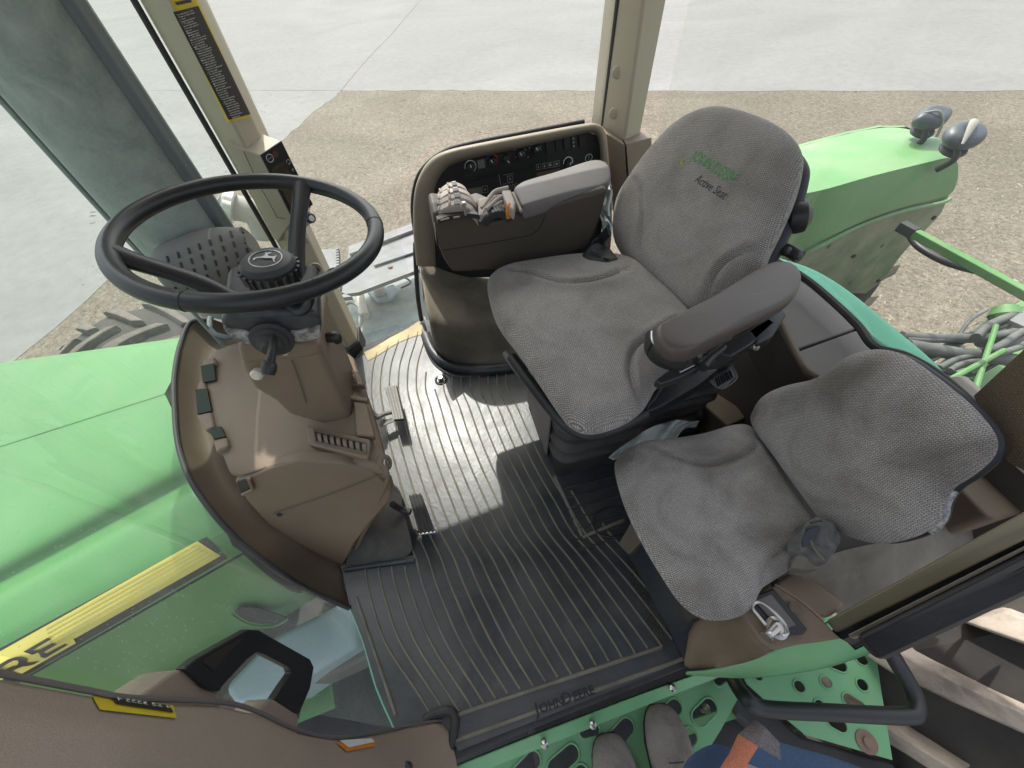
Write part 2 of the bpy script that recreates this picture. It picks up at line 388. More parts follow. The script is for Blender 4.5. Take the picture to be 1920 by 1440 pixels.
TAN = plain('tan_plastic', (.20, .145, .098), .5, var=.08, vscale=4, grain=.06, gscale=700, bump=.5, bscale=700, dust=.30, dcol=(.25, .205, .155), dscale=7, scratch=.10)
TAN_TOP = TAN
TAN_DARK = plain('brown_trough_plastic', (.12, .092, .062), .6, var=.1, bump=.2, bscale=800, dust=.2, dcol=(.2, .17, .13))
POST = plain('pillar_plastic', (.42, .375, .28), .5, var=.04, vscale=3, bump=.15, bscale=1000, dust=.15, dcol=(.42, .38, .3))
POSTD = plain('door_pillar_plastic', (.32, .255, .20), .6, var=.05, grain=.08, gscale=700, bump=.3, bscale=700)
TUB = plain('dusty_tub_plastic', (.10, .085, .066), .6, var=.1, grain=.1, gscale=500, bump=.3, bscale=800, dust=.7, dcol=(.27, .235, .17), dscale=5)
BEZ = plain('bezel_plastic', (.225, .19, .14), .5, var=.05, dust=.3, dcol=(.4, .34, .25))
ARM = plain('armrest_console_plastic', (.058, .047, .036), .5, var=.08, bump=.2, bscale=900, dust=.12, dcol=(.16, .13, .1))
LEV = plain('sunlit_lever_plastic', (.34, .29, .25), .45, var=.08, dust=.3, dcol=(.4, .34, .28))  # sunlight on the levers put into the colour as a lighter tan
PADG = plain('grey_pad_vinyl', (.13, .12, .118), .55, var=.08, bump=.35, bscale=700, dust=.35, dcol=(.3, .26, .23))
PADB = plain('brown_pad_vinyl', (.085, .068, .06), .38, var=.1, bump=.15, bscale=500, dust=.12, dcol=(.22, .18, .16), scratch=.25)
BLACK = plain('black_plastic', (.016, .017, .019), .42, var=.15, dust=.10, dcol=(.12, .12, .11))
BLACKW = plain('worn_black_plastic', (.016, .022, .030), .42, var=.2, dust=.22, dcol=(.25, .24, .22), dscale=30)
WHEELM = plain('steering_wheel_rubber', (.012, .014, .016), .36, var=.1, bump=.12, bscale=500, dust=.05, dcol=(.1, .1, .1))
PANEL = plain('black_panel', (.012, .013, .014), .4, var=.2, dust=.12, dcol=(.09, .085, .075))
RUBBER = plain('rubber_mat', (.018, .024, .033), .29, var=.3, vscale=5, bump=.25, bscale=90, dust=.5, dcol=(.12, .115, .105), dscale=5, scratch=.3)
RIB = plain('dusty_mat_rib', (.13, .12, .098), .8, var=.35, vscale=12, dust=.8, dcol=(.21, .19, .15), dscale=9)
RUBD = plain('black_rubber', (.02, .021, .023), .6, var=.2, bump=.3, bscale=200, dust=.4, dcol=(.11, .105, .095), dscale=6)
BELL = plain('rubber_bellows', (.022, .022, .023), .5, var=.2, dust=.7, dcol=(.12, .11, .1), dscale=8)
GREEN = plain('green_paint', (.080, .245, .070), .30, var=.06, vscale=2, scratch=.12, dust=.30, dcol=(.20, .30, .17), dscale=3)
GREENF = plain('dusty_green_paint', (.125, .31, .105), .4, var=.06, vscale=2, dust=.35, dcol=(.42, .42, .32), dscale=3)
GREEND = plain('green_step_paint', (.14, .38, .17), .38, var=.08, dust=.2, dcol=(.32, .36, .28), dscale=7)
GUND = plain('muddy_fender_lining', (.12, .17, .08), .8, var=.2, dust=.8, dcol=(.40, .36, .25), dscale=3)
YEL = plain('yellow_vinyl', (.72, .62, .12), .4, var=.04, dust=.15, dcol=(.55, .5, .35))
YELD = plain('yellow_vinyl_shade', (.56, .48, .09), .4, var=.04)
YELW = plain('warning_yellow', (.62, .47, .03), .4, var=.05)
BLKV = plain('black_vinyl', (.035, .03, .025), .45, var=.1)
WHT = plain('white_print', (.7, .7, .68), .5, var=.02)
WHTP = plain('white_knob_plastic', (.62, .58, .48), .4, var=.05)
SILV = plain('silver_print', (.5, .5, .5), .3, metal=.6, var=.03)
STEEL = plain('bare_steel', (.55, .54, .52), .28, metal=1, var=.1, dust=.2, dcol=(.3, .27, .22))
GALV = plain('galvanised_plate', (.23, .24, .25), .8, metal=0, spec=.15, var=.15, vscale=9, dust=.6, dcol=(.22, .205, .18), dscale=6)
STACKM = plain('dusty_hazed_stack', (.19, .235, .215), .6, var=.14, vscale=9, grain=.12, gscale=160, dust=.8, dcol=(.36, .40, .37), dscale=11)  # pale base and dust also imitate lit haze and specks on the glass
STACKD = plain('dark_stack_flange', (.095, .115, .12), .5, var=.12, dust=.2, dcol=(.2, .22, .22))
SHIELD = plain('dusty_heat_shield', (.11, .115, .11), .6, var=.1, dust=.5, dcol=(.28, .25, .21))
PIPE = plain('dusty_grey_pipe', (.25, .245, .22), .6, var=.1, dust=.4, dcol=(.45, .42, .35))
SEATF = weave('grey_seat_weave', (.50, .465, .435), (.15, .138, .128), 200, .6, soil=.45)
BUDF = weave('grey_training_seat_weave', (.50, .47, .435), (.18, .167, .155), 215, .62, bump=.6, soil=.75)
SHELL = plain('dark_seat_shell', (.03, .032, .04), .5, var=.1)
ORANGE = plain('orange_plastic', (.75, .25, .02), .4, var=.05)
ORED = plain('dim_red_display', (.12, .05, .035), .25, var=.2)
AMB = plain('brown_display_glass', (.07, .055, .035), .2, var=.2)
TYRE = plain('tyre_rubber', (.022, .021, .021), .75, var=.2, dust=.45, dcol=(.12, .10, .08), dscale=4)
LUG = plain('sunlit_dusty_lug', (.17, .145, .125), .75, var=.35, vscale=7, bump=.5, bscale=60, dust=.9, dcol=(.55, .47, .38), dscale=7)  # dust tone brightened to stand in for sun on the lugs
LUGD = plain('muddy_dark_lug', (.09, .08, .07), .85, var=.2, vscale=9, bump=.5, bscale=60, dust=.8, dcol=(.22, .19, .155), dscale=9)
BOOT = plain('worn_leather_boot', (.19, .165, .145), .8, var=.22, vscale=14, grain=.18, gscale=260, bump=.8, bscale=110, dust=.8, dcol=(.34, .305, .27), dscale=12)
SOLE = plain('boot_sole', (.04, .035, .03), .8)
SKIN = plain('skin', (.45, .27, .2), .5, var=.05)
HAIR = plain('hair', (.06, .04, .025), .7)
JEAN = plain('blue_denim', (.055, .085, .16), .9, var=.15, vscale=12, grain=.3, gscale=900, bump=.3, bscale=900)
CLOTH = plain('grimy_black_cloth', (.06, .06, .062), .85, var=.3, dust=.9, dcol=(.20, .195, .18), dscale=26, bump=.5, bscale=90)
RAG = plain('pale_grey_plastic_bag', (.62, .66, .64), .4, var=.2, vscale=20, dust=.3, dcol=(.3, .3, .28))
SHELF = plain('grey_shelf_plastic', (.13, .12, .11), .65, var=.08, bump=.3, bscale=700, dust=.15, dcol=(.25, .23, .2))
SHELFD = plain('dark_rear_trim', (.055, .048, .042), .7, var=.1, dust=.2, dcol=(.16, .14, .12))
DIRTY = plain('dirty_side_trim', (.12, .105, .08), .75, var=.15, bump=.5, bscale=250, dust=.7, dcol=(.26, .24, .2), dscale=12)
BLUEW = plain('pale_blue_tank_plastic', (.30, .40, .43), .5, var=.05, dust=.15, dcol=(.5, .52, .48))
HOSE = plain('grey_hose', (.06, .066, .063), .5, var=.15, dust=.5, dcol=(.30, .30, .27), dscale=5)
BRTG = plain('bright_green_paint', (.06, .22, .05), .5, var=.15, dust=.6, dcol=(.25, .30, .18))
RUST = plain('rusty_bolt', (.22, .15, .11), .8, var=.2)
GRAVEL = groundmat('gravel', (.105, .088, .066), (.168, .146, .112), (.235, .21, .168), 22, 60, .6, .35)
CONC = groundmat('concrete', (.205, .203, .192), (.225, .224, .213), (.245, .243, .231), 5.0, 220, .05, .22, crack=1, lo=.90, hi=1.07)
GLASS = glassy('dusty_windscreen_glass', (.84, .90, .86), .11, refl=.4)
GLASSR = glassy('side_window_glass', (.93, .96, .93), .07, refl=.6, streak=False)
GLASSG = glassy('green_tinted_glass', (.70, .86, .78), .05, refl=.8)
# ================================================================== GROUND
GZ = -1.75
def struct(o): return tagit(o, kind='structure')
S_ = 300
struct(add('ground', [(-S_, -S_, GZ), (S_, -S_, GZ), (S_, S_, GZ), (-S_, S_, GZ)], [(0, 1, 2, 3)], GRAVEL, flat=True))
cC = V(640, 170, 'z', GZ); d1 = (V(1890, 167, 'z', GZ) - V(650, 167, 'z', GZ)).normalized(); d2 = (V(80, 660, 'z', GZ) - V(480, 320, 'z', GZ)).normalized()
def edge(a, d, L, n, jit):
    out = []; q = Vector((-d.y, d.x, 0))
    for i in range(n + 1):
        s = (i / n) ** 2.2 * L; out.append(a + d * s + q * random.uniform(-jit, jit) * (1 if 0 < i < n else 0))
    return out
pave = bpy.data.objects.new('concrete_pavement', None); COL.objects.link(pave); pave.location = (-3, 14, GZ); struct(pave)
up = Vector((0, 0, .004)); J = .012
def slab(pts):
    n = len(pts); top = [p + up for p in pts]; v = top + [p + Vector((0, 0, -.05)) for p in pts]
    f = [tuple(range(n))] + [(i, i + n, (i + 1) % n + n, (i + 1) % n) for i in range(n)]
    a = sum(top[i].x * top[(i + 1) % n].y - top[(i + 1) % n].x * top[i].y for i in range(n))
    if a < 0: f[0] = tuple(reversed(f[0]))
    return add('slab', v, f, CONC, pave, flat=True)
e1 = edge(cC, d1, 280, 160, .05); e2 = edge(cC, d2, 280, 200, .05)
crk = (V(790, 0, 'z', GZ) - cC).normalized(); nrm1 = Vector((-d1.y, d1.x, 0))
if nrm1.y < 0: nrm1 = -nrm1
ck = [cC + crk * s + Vector((random.uniform(-.05, .05), random.uniform(-.03, .03), 0)) * (1 if s > 1 else 0) for s in (0, 1.5, 3, 4.5, 6, 8, 11, 15, 20, 30, 60, 280)]
jt = lambda L, o=0: Vector((L[0], L[1], 0)) * o
slab(e1 + [e1[-1] + nrm1 * 280] + [p + d1 * J for p in reversed(ck)])
lf = -d1
slab([p - d1 * J for p in ck] + [cC + lf * 280 + nrm1 * 280, cC + lf * 280 + nrm1 * J * .5, cC + lf * 6 + nrm1 * J, cC + nrm1 * J])
slab([cC - nrm1 * J * .3] + [cC + lf * 6, cC + lf * 280, cC + lf * 280 - nrm1 * 280] + list(reversed(e2[1:])))
# pebbles and straw lying on the gravel near the tractor
v = []; f = []
for _ in range(5200):
    px_, py_ = random.uniform(150, 1920), random.uniform(170, 760)
    p = V(px_, py_, 'z', GZ)
    if p.length > 26: continue
    s = random.uniform(.006, .02) * (1 if random.random() < .93 else 1.8); b = len(v)
    a = random.uniform(0, 6.28); el = random.choice((1, 1.3, 1.8, 4)); 
    for k in range(4):
        t = a + k * math.pi / 2; e_ = el if k % 2 == 0 else .8
        v.append(p + Vector((math.cos(t) * s * e_, math.sin(t) * s * e_, -.002)))
    v.append(p + Vector((0, 0, s * .7)))
    f += [(b, b + 1, b + 4), (b + 1, b + 2, b + 4), (b + 2, b + 3, b + 4), (b + 3, b, b + 4)]
PEB = plain('pale_gravel_stone', (.27, .235, .18), .9, var=.4, vscale=3)
tagit(add('loose_stones', v, f, PEB, flat=True, loc=(1, 4, GZ)), 'loose pale stones and straw bits scattered on the gravel yard', 'stones', kind='stuff')

# ================================================================== HOOD
hood = thing('engine_hood', (-1.2, .75, -.3), 'long pale green engine hood beyond the windscreen with a yellow side stripe', 'engine hood')
HN = Vector((-.22, 0, 1)).normalized()
def HP(px, py, dz): return PV(px, py, (-.6, 0, .33 + dz), HN)
def hl(a, b, dz): return HP(*a, dz), HP(*b, dz)
lines = [hl((345, 640), (0, 690), -.03), hl((318, 690), (0, 762), -.005), hl((292, 740), (0, 832), .0035), hl((294, 752), (0, 843), .0015), hl((330, 830), (0, 965), .004),
         hl((350, 868), (0, 1050), -.010), hl((360, 900), (0, 1095), -.052), hl((371, 930), (0, 1130), -.046), hl((392, 978), (0, 1185), -.066)]
l5 = hl((400, 1008), (0, 1214), -.085); l6 = hl((430, 1050), (0, 1296), -.165)
l7 = (l6[0] + Vector((0, -.004, -.006)), l6[1] + Vector((0, -.004, -.006)))
l8 = (l6[0] + Vector((0, -.045, -.34)), l6[1] + Vector((0, -.05, -.34)))
l9 = (l6[0] + Vector((0, .02, -.60)), l6[1] + Vector((0, .0, -.60)))
far = [(lines[0][0] + Vector((0, .05, -.06)), lines[0][1] + Vector((0, .06, -.06))), (lines[0][0] + Vector((0, .06, -.45)), lines[0][1] + Vector((0, .08, -.45)))]
allL = [far[1], far[0]] + lines + [l5]
TS = [-.06, -.03, 0, .25, .5, .75, 1, 1.3, 1.6, 1.9, 2.1]
def hx(l, t):
    p = l[0].lerp(l[1], t)
    if t > 1.6: p = p + Vector((0, 0, -.5 * (t - 1.6) ** 2 * 1.6))
    return p
secs = []
for t in TS:
    prof = spline([hx(l, t) for l in allL], 6); secs.append(prof)
top_o = sheet('hood_top', secs, GREEN, hood, face=(-1, .6, 3), sharp=50)
side_o = sheet('side_panel_upper', [[hx(l5, t), hx(l5, t).lerp(hx(l6, t), .5) + Vector((0, -.012, .004)), hx(l6, t)] for t in TS], GREEN, hood, sharp=60)
low_o = sheet('side_panel_lower', [spline([hx(l7, t), hx(l7, t).lerp(hx(l8, t), .5) + Vector((0, -.012, 0)), hx(l8, t), hx(l9, t)], 4) for t in TS], GREEN, hood, sharp=60, face=(-1, -3, 0))
bh = bvh_of(top_o, side_o, low_o)
st = decal('stripe_border', [(-60, 1248), (388, 1006), (427, 1046), (-60, 1330)], bh, BLKV, hood, .0012, 30, 6)
ye = decal('yellow_stripe', [(-60, 1255), (371, 1014), (414, 1041), (-60, 1310)], bh, YEL, hood, .0022, 30, 6)
for k in range(5):
    a = .10 + .165 * k
    q = lambda s, t: ((-60 * (1 - t) + 371 * t) * (1 - s) + (-60 * (1 - t) + 414 * t) * s, (1255 * (1 - t) + 1014 * t) * (1 - s) + (1310 * (1 - t) + 1041 * t) * s)
    decal('stripe_groove', [q(a, .34), q(a, .985), q(a + .05, .985), q(a + .05, .34)], bh, YELD, ye, .003, 24, 1)
# the last letters of the maker's name, sized to the stripe; the word runs out of the frame
def flat_cast(name, loops, bvh, off, m, parent):
    cu = bpy.data.curves.new('c', 'CURVE'); cu.dimensions = '2D'; cu.fill_mode = 'BOTH'
    for lp in loops:
        sp_ = cu.splines.new('POLY'); sp_.points.add(len(lp) - 1)
        for i, q in enumerate(lp): sp_.points[i].co = (q[0] / 100, -q[1] / 100, 0, 1)
        sp_.use_cyclic_u = True
    o = bpy.data.objects.new('c', cu); COL.objects.link(o); dg = bpy.context.evaluated_depsgraph_get(); dg.update()
    me = o.evaluated_get(dg).to_mesh(); vs = [(v.co.x * 100, -v.co.y * 100) for v in me.vertices]; fs = [list(p.vertices) for p in me.polygons]
    o.evaluated_get(dg).to_mesh_clear(); bpy.data.objects.remove(o); bpy.data.curves.remove(cu)
    pts = [cast(bvh, a, b, off) or V(a, b, 'y', .35) for a, b in vs]
    return add(name, pts, fs, m, parent, flat=True)
zz_ = lambda L: [(a / 9.6, 1150 + b / 9.6) for a, b in L]
decal('label_patch', [(20, 1246), (138, 1192), (144, 1203), (33, 1266)], bh, YEL, ye, .0042, 10, 3)
flat_cast('letter', [zz_([(465, 665), (905, 412), (970, 438), (645, 632), (715, 652), (985, 508), (1040, 525), (800, 668), (855, 690), (1190, 512), (1240, 530), (850, 765), (820, 765)])], bh, .006, BLKV, ye)
flat_cast('letter', [zz_([(-60, 955), (60, 880), (200, 800), (330, 755), (430, 745), (500, 762), (525, 800), (505, 850), (600, 842), (740, 820), (640, 880), (540, 905), (430, 920), (250, 995), (360, 1045), (300, 1080), (100, 1020), (0, 985)]), zz_([(55, 968), (200, 870), (300, 822), (370, 820), (388, 848), (340, 895), (240, 935), (150, 985)])], bh, .006, BLKV, ye)
# latch recess
_d = Vector(ray(470, 1130)); _h4 = bh.ray_cast(Vector(CAM), _d)
if _h4[0]:
    _n = _h4[1] if _h4[1].dot(_d) < 0 else -_h4[1]; _p = _h4[0] + _n * .016
    prism('latch_recess', PL(_p, _n, (440, 1147), (448, 1141), (460, 1138), (482, 1140), (510, 1148), (537, 1158), (528, 1163), (512, 1168), (492, 1170), (468, 1166), (450, 1157)), -_n * .003, BLACK, hood)
    tube('recess_lip', PL(_p, _n, (434, 1152), (446, 1161), (466, 1171), (492, 1175), (518, 1173), (541, 1160)), .004, GREEN, hood, n=8)

# ================================================================== EXHAUST / INTAKE STACK
SX, SY = -.662, 1.20
stack = thing('exhaust_stack', (SX, SY, .1), 'tall wide grey exhaust stack seen through the dusty windscreen', 'exhaust stack')
lathe('stack_body', [(.09, .0), (.108, .04), (.115, .08), (.115, 1.84), (.10, 1.88)], (SX, SY, .45), (0, 0, 1), STACKM, stack, n=48)
box('side_flange', (SX + .108, SY - .02, 1.4), (.03, .06, 2.0), STACKD, stack, bevel=.014, seg=3)
tube('edge_tube', [(SX - .112, SY - .05, .3), (SX - .112, SY - .05, 1.2), (SX - .112, SY - .05, 2.3)], .006, STACKM, stack, sm=2)
tube('clamp_band', [(SX + .118 * math.cos(a), SY + .118 * math.sin(a), .40) for a in [i * math.pi / 8 for i in range(16)]], .008, STACKD, stack, closed=True, sm=1, n=8)
# perforated shield below
A_ = V(455, 470, 'y', 1.22); B_ = V(300, 520, 'y', 1.28)
shield = thing('heat_shield', (SX, 1.25, .1), 'rounded dusty heat shield with rows of slots at the foot of the stack', 'heat shield')
prof = []
pa, pb = V(455, 458, 'y', 1.06), V(338, 518, 'y', 1.04)
so_ = tube('shield_shell', [pa + (pa - pb) * .12, pa.lerp(pb, .2), pa.lerp(pb, .6), pb, pb + (pb - pa) * .16], [.035, .062, .075, .074, .03], SHIELD, shield, n=32)
bs = bvh_of(so_)
for row in range(4):
    for k in range(9):
        s_ = k / 8; qx = 452 - 158 * s_ + row * 5; qy = 432 + 62 * s_ + row * 19
        a = cast(bs, qx, qy - 5, .0015); b = cast(bs, qx + 3, qy + 5, .0015)
        if a and b and (a - b).length < .06: tube('slot', [a, b], .0028, BLACK, so_, n=6, sm=1)
pipe = thing('intake_pipe', tuple(V(440, 395, 'y', 1.6)), 'short dusty grey elbow pipe with a clamp beside the stack', 'pipe')
tube('elbow', Y(1.6, (405, 378), (425, 388), (455, 392), (485, 405), (500, 440)) , [.045, .045, .045, .05, .05], PIPE, pipe, n=20)
lathe('clamp', [(.052, 0), (.056, .005), (.056, .03), (.052, .035)], V(418, 384, 'y', 1.58), (.85, 0, -.5), STEEL, pipe, n=24)
# front right tyre showing over the hood
def tyre(name, c, R, wd, label, mlug, nl=24, lugh=.045, cat='wheel', rimm=None):
    t = thing(name, (c[0], c[1], c[2] - R), label, cat)
    pr = [(R * .55, -wd / 2 * .8), (R * .75, -wd / 2), (R * .92, -wd / 2 * .98), (R * .975, -wd / 2 * .85), (R, -wd / 4), (R, wd / 4), (R * .975, wd / 2 * .85), (R * .92, wd / 2 * .98), (R * .75, wd / 2), (R * .55, wd / 2 * .8)]
    ca_ = lathe('carcass', pr, c, (0, 1, 0), TYRE, t, n=64)
    lathe('rim', [(R * .54, -wd * .3), (R * .5, -wd * .1), (.12, -.02), (.12, .02), (R * .5, wd * .1), (R * .54, wd * .3)], c, (0, 1, 0), YELW, t, n=40)
    for i in range(nl):
        for sd in (-1, 1):
            a0 = 2 * math.pi * (i + (.5 if sd > 0 else 0)) / nl; v = []; pts = 5
            for k in range(pts):
                q = k / (pts - 1); y = sd * (wd * .02 + q * wd * .475); a = a0 - q * 2 * math.pi / nl * 1.05
                wdt = .030 + .018 * q; base = R - .01 - .07 * R * max(0, q - .6) / .4; tp = R + lugh - .05 * R * max(0, q - .7) / .3
                for rr_, ww in ((base - .02, wdt * 1.35), (tp, wdt)):
                    for e in (-1, 1):
                        aa = a + e * ww / R; v.append(Vector((c[0] + rr_ * math.sin(aa), c[1] + y, c[2] + rr_ * math.cos(aa))))
            f = []
            for k in range(pts - 1):
                o = k * 4; p = o + 4
                f += [(o + 2, o + 3, p + 3, p + 2), (o, o + 2, p + 2, p), (o + 3, o + 1, p + 1, p + 3), (o + 1, o, p, p + 1)]
            f += [(0, 1, 3, 2), (pts * 4 - 4, pts * 4 - 2, pts * 4 - 1, pts * 4 - 3)]
            cc = sum(v, Vector()) / len(v)
            add('tread_lug', v, flipfix([x - cc for x in v], f), mlug, t, bevel=.008, seg=1)
    return t
tyre('tractor_wheel', (-1.98, 2.28, GZ + .74), .70, .46, 'dusty brown front tyre showing beyond the far edge of the hood', LUGD, 18, .04)

# ================================================================== OUTSIDE RIGHT OF THE CAB
tb = thing('battery_box', (-.4, 2.9, -1.2), 'galvanised tread plate box and steps below the far side window', 'equipment box')
prism('top_plate', Z(-.5, (655, 463), (782, 418), (786, 505), (672, 548), (640, 552)), (0, 0, -.03), GALV, tb)
prism('side_plate', Z(-.5, (600, 468), (634, 466), (640, 548), (660, 556), (620, 560)), (0, 0, -.03), GALV, tb)
prism('raised_rib', Z(-.49, (655, 466), (782, 420), (783, 432), (657, 480)), (0, 0, .02), GALV, tb)
prism('raised_panel', Z(-.49, (700, 486), (784, 456), (785, 472), (702, 500)), (0, 0, .012), GALV, tb)
for k in range(16):
    s = k / 15; p = V(634 + 2 * s, 470 + 75 * s, 'z', -.49); box('tooth', p, (.02, .02, .04), GALV, tb)
for k in range(22):
    s = k / 21; p = V(660 + 96 * s, 544 - 34 * s, 'z', -.62); box('tooth', p, (.022, .03, .03), GALV, tb)
for q in ((667, 460), (763, 434), (732, 501), (776, 474)): lathe('bolt_head', [(.018, 0), (.018, .01), (.008, .014)], V(*q, 'z', -.497), (0, 0, 1), RUST, tb, n=8)
prism('lower_box', Z(-.85, (640, 560), (785, 505), (790, 610), (680, 650)), (0, 0, -.5), STACKM, tb, bevel=.02)
rv = thing('coolant_reservoir', tuple(V(715, 560, 'z', -.83)), 'white plastic reservoir with a round cap inside the far side box', 'reservoir')
prism('tank', Z(-.80, (688, 548), (705, 532), (722, 536), (738, 532), (745, 548), (732, 560), (706, 566)), (0, 0, -.03), BLUEW, rv, bevel=.01)
lathe('cap', [(.05, 0), (.05, .03), (.035, .04)], V(713, 548, 'z', -.79), (0, 0, 1), WHTP, rv, n=20)
fl = thing('oil_filter', tuple(V(680, 572, 'z', -.8)), 'pale cylindrical filter beside the reservoir outside the window', 'filter')
tube('canister', Z(-.78, (674, 552), (684, 592)), .035, WHTP, fl, n=16, sm=1)
tagit(tube('cable_loop', Z(-.76, (725, 525), (740, 517), (758, 520), (770, 530), (752, 540)), .008, BLACK), 'thin black cable loop above the reservoir outside the window', 'cable')
tagit(tube('hose_loop', Z(-.78, (640, 580), (655, 568), (672, 575), (678, 600), (668, 630)), .012, PIPE), 'pale curved hose loop beside the filter', 'hose')
# seen down past the left quarter window
ft = thing('side_tank', (-.8, .2, -.9), 'pale blue plastic tank seen through the low quarter window by the grab handle', 'tank')
prism('tank_body', Z(-.45, (415, 1290), (505, 1195), (645, 1125), (668, 1140), (676, 1208), (600, 1255), (520, 1310), (440, 1330)), (0, 0, -.3), BLUEW, ft, bevel=.03, seg=3)
prism('tank_ledge', Z(-.55, (440, 1320), (600, 1240), (690, 1205), (700, 1230), (600, 1275), (450, 1345)), (0, 0, -.2), SHELF, ft, bevel=.02)
gt = thing('step_grating', (-.65, .0, -.9), 'green serrated step grating below the quarter window', 'step')
for a, b in (((575, 1285), (616, 1255)), ((616, 1255), (627, 1325)), ((560, 1352), (627, 1325)), ((572, 1312), (600, 1300)), ((575, 1295), (612, 1282))):
    tube('grating_bar', Z(-.75, a, b), .006, GREEN, gt, n=6, sm=1)
for k in range(14):
    for a, b in (((575, 1285), (616, 1255)), ((560, 1352), (627, 1325))):
        s = k / 13; q = V(a[0] + (b[0] - a[0]) * s, a[1] + (b[1] - a[1]) * s, 'z', -.735); box('grating_tooth', q, (.012, .012, .016), GREEN, gt)
prism('grating_panel', Z(-.80, (574, 1286), (616, 1257), (625, 1322), (560, 1350)), (0, 0, -.01), GREEN, gt)
tagit(box('frame_rail', (-1.1, .75, -.95), (2.6, .8, .5), RUBD, bevel=.05), 'dark chassis frame under the hood and cab', 'chassis')

tagit(box('dark_backing_box', (-.62, -.02, -1.15), (1.3, .72, .3), RUBD, bevel=.04), 'added dark backing box under the left quarter window below the step grating', 'cover')  # added box, keeps bright gravel from showing below the quarter window
# ================================================================== CAB SHELL
fb = [(-.42, .28), (-.26, .0), (.42, -.05), (.95, -.03), (1.0, .3), (1.0, 1.2), (.9, 1.46), (-.1, 1.46), (-.42, 1.36), (-.55, 1.1), (-.62, .7), (-.55, .45)]
tagit(prism('cab_floor', [Vector((a, b, -.012)) for a, b in fb], (0, 0, -.14), RUBD), kind='structure')
RP = [Vector(p) for p in ((-.50, -.02, 1.66), (1.10, -.06, 1.66), (1.10, 1.78, 1.66), (-.50, 1.56, 1.66))]
HEADL = plain('pale_headliner', (.62, .58, .50), .8, var=.04)  # unseen underside made pale to bounce more light into the cab
tagit(prism('cab_roof', [p + Vector((0, 0, .02)) for p in RP], (0, 0, .14), GREEN, bevel=.04), kind='structure')
tagit(prism('cab_ceiling', RP, (0, 0, .015), HEADL), kind='structure')

# --- floor mat
mat_ = thing('floor_mat', (-.0, .6, 0), 'dusty black ribbed rubber floor mat filling the cab floor up to the door sill', 'floor mat')
outl = Z(.004, (655, 1135), (640, 1062), (640, 900), (620, 760), (640, 690), (684, 664), (786, 606), (800, 640), (850, 690), (1000, 600), (1250, 560), (1420, 640), (1480, 760), (1400, 860), (1290, 1000), (1200, 1030), (1286, 1240), (860, 1408), (830, 1360), (742, 1368), (706, 1288), (682, 1205))
ms = prism('mat_sheet', outl, (0, 0, -.012), RUBBER, mat_)
ROWS = [(600, 790, 15), (640, 779, 16), (684, 766, 16.5), (729, 764, 17), (764, 772, 18), (813, 783, 19), (874, 802, 20), (939, 825, 21.5), (997, 848, 22.5), (1046, 875, 24), (1100, 898, 26), (1200, 948, 28.5), (1300, 1008, 28), (1400, 1070, 28)]
def ribpts(i, y0, y1):
    out = []; ys = sorted(set([y0, y1] + [r[0] for r in ROWS if y0 < r[0] < y1]))
    for y in ys:
        for a, b in zip(ROWS, ROWS[1:]):
            if a[0] <= y <= b[0]:
                t = (y - a[0]) / (b[0] - a[0]); out.append((a[1] + (b[1] - a[1]) * t + i * (a[2] + (b[2] - a[2]) * t), y))
                break
    return out
def endy(i):    # where the rib meets the plain strip by the sill
    y = 1280
    for _ in range(12):
        x = ribpts(i, 600, y)[-1][0]; y = 1343 - .333 * (x - 850)
    return y
def strip(name, pts, wd, h, m, parent):
    P = spline(pts, 4); v = []; f = []
    for i, p in enumerate(P):
        T = (P[min(i + 1, len(P) - 1)] - P[max(i - 1, 0)]).normalized(); s = Vector((-T.y, T.x, 0)).normalized()
        ww = wd * (1 + .12 * math.sin(i * 1.7 + p.x * 40))
        v += [p - s * ww / 2, p - s * ww * .25 + Vector((0, 0, h)), p + s * ww * .25 + Vector((0, 0, h)), p + s * ww / 2]
    for i in range(len(P) - 1):
        for j in range(3): f.append((i * 4 + j, i * 4 + 4 + j, i * 4 + 5 + j, i * 4 + j + 1))
    nn = (v[f[1][1]] - v[f[1][0]]).cross(v[f[1][2]] - v[f[1][1]])
    if nn.z < 0: f = [tuple(reversed(x)) for x in f]
    return add(name, v, f, m, parent, sharp=20)
for i in range(-8, 14):
    y0 = 1062 if i < -4 else {-4: 650, -3: 641, -2: 632, -1: 625, 0: 617, 1: 640}.get(i, 698)
    if i in (3,): y0 = 730
    if i > 11: y0 = 860 + (i - 11) * 60
    y1 = endy(i) - random.uniform(2, 8)
    if i >= 12: y1 = endy(i) - 20 * (i - 11)
    pts = [V(a, b, 'z', .005) for a, b in ribpts(i, y0, y1)]
    strip('rib', pts, .0062, .003, RIB, mat_)
for a, b in (((640, 1064), (778, 1044)), ((850, 1343), (1240, 1213)), ((668, 1120), (700, 1215)), ((700, 1215), (742, 1340)), ((845, 1392), (1284, 1234))):
    strip('rib', Z(.005, a, ((a[0] + b[0]) / 2, (a[1] + b[1]) / 2), b), .009, .0035, RIB, mat_)
for k in range(7):   # short cross blocks below the training seat
    y = 905 + k * 19; strip('rib', Z(.005, (1050 + k * 6, y + 12), (1110 + k * 4, y - 3), (1160 + k * 2, y - 14)), .009, .003, RUBD, mat_)
for a, b in (((1040, 893), (1092, 1005)), ((1092, 1008), (1170, 975))): strip('rib', Z(.005, a, ((a[0] + b[0]) / 2, (a[1] + b[1]) / 2), b), .012, .004, RIB, mat_)
o0 = V(1006, 1341, 'z', .006); o1 = V(1112, 1302, 'z', .006)
xd = (o1 - o0).normalized(); yd = Vector((-xd.y, xd.x, 0))
vs, fs = textmesh('OHN', .05); 
